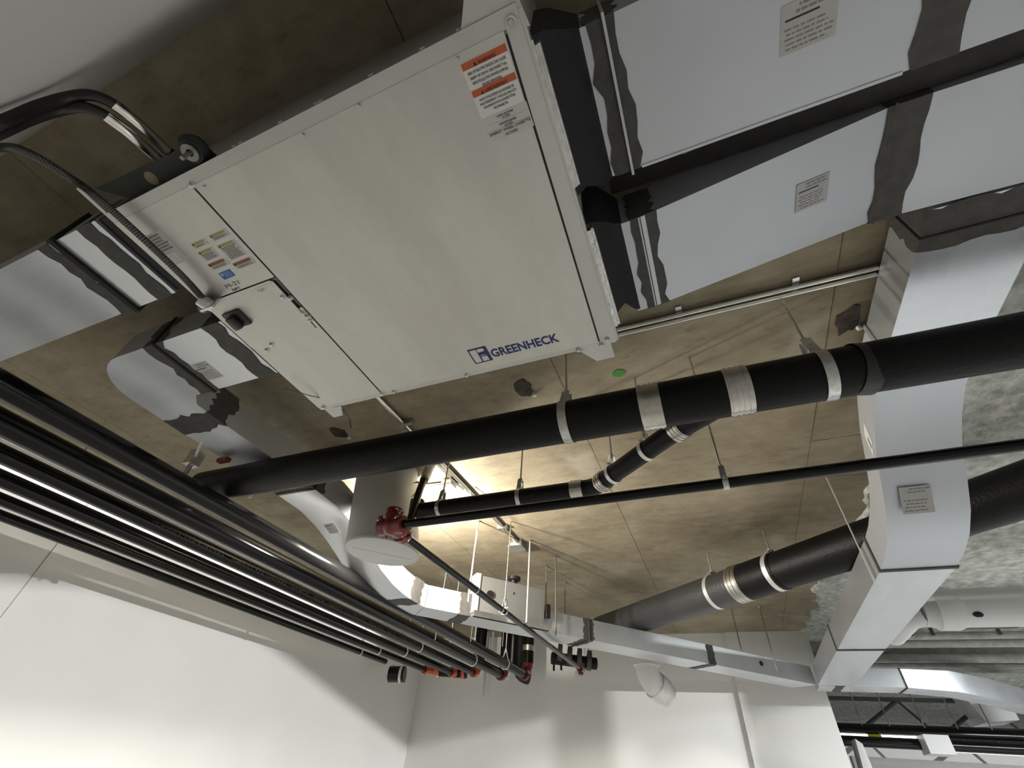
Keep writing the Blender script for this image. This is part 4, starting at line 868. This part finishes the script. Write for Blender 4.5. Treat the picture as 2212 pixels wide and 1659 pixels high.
obj('silver_sleeve', MB().tube(smooth_path([Vector(p) + Vector((-0.012, 0.004, -0.006)) for p in cab[6:10]]), 0.0125, 12), 'emt', t)
t = thing('armoured_cable', 'grey armoured cable looping from the left edge to the unit gland', 'cable', (-1.2, 0.1, 0.97))
path = smooth_path([(-1.40, -0.128, -0.3), (-1.36, -0.128, 0.72), (-1.31, -0.122, 0.90), (-1.262, -0.104, 0.962), (-1.22, -0.074, 0.97), (-1.189, -0.002, 0.972), (-1.180, 0.048, 0.975), (-1.176, 0.15, 0.975), (-1.176, 0.285, 0.972), (-1.188, 0.365, 0.972)], 40)
rr = [0.0085 + (0.0012 if i % 2 else 0.0) for i in range(len(path))]
obj('armour', MB().tube(path, rr, 10), 'conduit', t)

# ------------------------------------------------------------------ beams and services past the wall end
bm_ = thing('sprayed_beam', 'grey sprayed steel beam crossing right of the dropping duct', 'beam', (3, 6.9, CEIL))
obj('bottom_flange', MB().box(0.96, 9.0, 6.75, 7.05, 1.20, 1.225), 'beam_grey', bm_, smooth=False)
obj('web', MB().box(0.96, 9.0, 6.88, 6.92, 1.225, CEIL), 'beam_grey', bm_, smooth=False)
b2_ = thing('sprayed_beam', 'grey sprayed steel beam nearer the pale jacketed pipe', 'beam', (3, 5.2, CEIL))
obj('bottom_flange', MB().box(1.25, 9.0, 5.05, 5.32, 1.24, 1.262), 'beam_grey', b2_, smooth=False)
obj('web', MB().box(1.25, 9.0, 5.17, 5.20, 1.262, CEIL), 'beam_grey', b2_, smooth=False)
for k, x in enumerate((1.50, 1.62, 1.78, 2.25, 2.9)):
    tag(obj('hanger_strip', MB().box(x, x + 0.025, 5.50, 5.515, 1.22, CEIL), 'joist', smooth=False), 'dark flat strip hanging between the sprayed beams, %s from the dropping duct' % ('first', 'second', 'third', 'fourth', 'last')[k], 'hanger strip', 'dark strips between the sprayed beams')
obj('slot_diffuser', MB().box(2.0, 2.35, 5.32, 5.40, 1.24, 1.262), 'joist', b2_, smooth=False)  # slot diffuser, joined to the beam as a part
for k, (y, z, r, lab) in enumerate(((5.75, 1.27, 0.03, 'grey conduit running along the nearer sprayed beam'), (5.95, 1.25, 0.035, 'grey conduit running between the two sprayed beams'), (6.45, 1.22, 0.04, 'grey conduit running just before the farther sprayed beam'))):
    tag(obj('grey_conduit', MB().tube([(1.0, y, z), (8.9, y, z)], r, 14), 'beam_grey'), lab, 'conduit')
js = thing('steel_joist', 'dark open web steel joist seen past the wall end', 'joist', (3, 8.0, 1.1))
obj('top_chord', MB().box(1.0, 8.9, 7.97, 8.03, 1.05, 1.09), 'joist', js, smooth=False)
obj('bottom_chord', MB().box(1.0, 8.9, 7.97, 8.03, 0.70, 0.735), 'joist', js, smooth=False)
for k in range(8):
    xa = 1.35 + k * 0.85
    obj('web_diagonal', MB().tube([(xa, 8.0, 0.72), (xa + 0.55, 8.0, 1.06)], 0.022, 8), 'joist', js)
    obj('web_diagonal', MB().tube([(xa + 0.55, 8.0, 1.06), (xa + 0.82, 8.0, 0.72)], 0.014, 8), 'joist', js)
tag(obj('service_pipe', MB().tube([(1.0, 7.6, 0.70), (8.9, 7.6, 0.74)], 0.075, 20), 'black_pipe'), 'thick black pipe running along under the open web joist', 'pipe')
tag(obj('service_pipe', MB().tube([(1.0, 7.4, 0.59), (8.9, 7.55, 0.61)], 0.05, 18), 'black_pipe'), 'black pipe below the bright marked pipe past the wall end', 'pipe')
t = thing('marked_pipe', 'white pipe with a self glowing surface and a yellow marker past the wall end', 'pipe', (1.5, 7.3, 0.62))
obj('pipe_length', MB().tube([(1.0, 7.5, 0.625), (1.95, 7.5, 0.63)], 0.042, 18), 'lit', t)  # pipe is no lamp; its brightness is put in as emission
obj('yellow_marker', MB().ring((1.42, 7.5, 0.627), (1, 0, 0), 0.042, 0.045, 0.13, 18), 'yellow', t)
t = thing('strip_fixture', 'bright lit strip light beyond the grey box past the wall end', 'light', (2.8, 7.6, 0.6))
obj('lens', MB().box(2.0, 3.4, 7.70, 7.76, 0.565, 0.59), 'lit', t, smooth=False)
obj('tray', MB().box(1.95, 3.5, 7.68, 7.78, 0.59, 0.62), 'pvc_grey', t, smooth=False)
bxg = thing('duct_box', 'grey sheet metal box hanging below the joist past the wall end', 'duct', (1.95, 7.2, 0.9))
obj('box_body', MB().box(1.80, 2.02, 7.15, 7.45, 0.50, 0.66), 'pvc_grey', bxg, smooth=False)
bxh = thing('duct_box', 'large grey box meeting the slab at the far right past the joist', 'duct', (2.75, 7.4, 1.2))
obj('box_body', MB().prism([(2.55, 7.6, 0.83), (2.85, 7.6, 0.86), (2.85, 7.6, 1.12), (2.45, 7.6, 1.12)], (0, 0.5, 0)), 'pvc_grey', bxh, smooth=False)
tag(obj('drop_duct', MB().prism([(1.07, 6.75, 0.20), (1.17, 6.75, 0.20), (1.15, 6.75, 0.52), (1.10, 6.75, 0.56)], (0, 0.3, 0)), 'pvc_grey', smooth=False), 'narrow grey duct end standing close behind the wall end', 'duct')
tag(obj('partition', MB().box(1.25, 8.9, 8.35, 8.5, -H, 0.52), 'wall', smooth=False), 'white partition wall in the space past the wall end', 'partition')
for k, x in enumerate((1.35, 1.62, 1.95, 2.25, 2.55)):
    lone_rod(x, 7.55, 0.6, 'thin rod among the services past the wall end, %s from the wall' % ('first', 'second', 'third', 'fourth', 'fifth')[k], 'thin rods past the wall end', z1=1.46, r=0.006, mat='zinc_dull')

# ------------------------------------------------------------------ added tripod work lamp, unseen right of the frame
wx, wy, wz = WL
t = thing('added_work_lamp', 'added unseen tripod work lamp with light shaping flaps at the right of the room', 'lamp', (wx + 0.06, wy, -H))
obj('housing', MB().box(wx + 0.08, wx + 0.10, wy - 0.16, wy + 0.16, wz - 0.14, wz + 0.03).box(wx - 0.02, wx + 0.10, wy - 0.17, wy - 0.16, wz - 0.14, wz + 0.03).box(wx - 0.02, wx + 0.10, wy + 0.16, wy + 0.17, wz - 0.14, wz + 0.03).box(wx - 0.02, wx + 0.10, wy - 0.17, wy + 0.17, wz - 0.15, wz - 0.14), 'black_plastic', t, smooth=False)
obj('top_blocker', MB().box(wx - 0.42, wx + 0.10, wy - 0.45, wy + 0.75, wz + 0.024, wz + 0.028), 'black_plastic', t, smooth=False)  # added to keep the lamp's light off the slab
fx = wx - 0.40
obj('shadow_cut_flap', MB().prism([(fx, y_, z_) for y_, z_ in ((1.2, 0.96), (1.2, 0.80), (1.645, 0.80), (1.645, 0.9225), (1.692, 0.9230), (1.708, 0.927), (1.758, 0.9276), (1.8546, 0.9065), (1.886, 0.9184), (1.886, 0.70), (1.8985, 0.70), (1.8985, 0.932), (1.934, 0.932), (1.934, 0.70), (2.35, 0.70), (2.35, 0.96))], (-0.003, 0, 0)), 'black_plastic', t, smooth=False)  # added blocker, outline cut to shape the shadow edges on the walls
obj('bottom_blocker', MB().prism([(wx, wy - 0.4, wz - 0.03), (wx - 0.38, wy - 0.6, wz - 0.165), (wx - 0.38, wy + 0.8, wz - 0.165), (wx, wy + 0.4, wz - 0.03)], (0, 0, -0.003)), 'black_plastic', t, smooth=False)  # added to hold the lamp's light off the nearer floor
obj('stand', MB().tube([(wx + 0.06, wy, -H + 0.5), (wx + 0.06, wy, wz - 0.15)], 0.018, 12), 'black_plastic', t)
for k in range(3):
    q = 2 * math.pi * k / 3
    obj('leg', MB().tube([(wx + 0.06, wy, -H + 0.75), (wx + 0.06 + 0.5 * math.cos(q), wy + 0.5 * math.sin(q), -H + 0.012)], 0.012, 8), 'black_plastic', t)
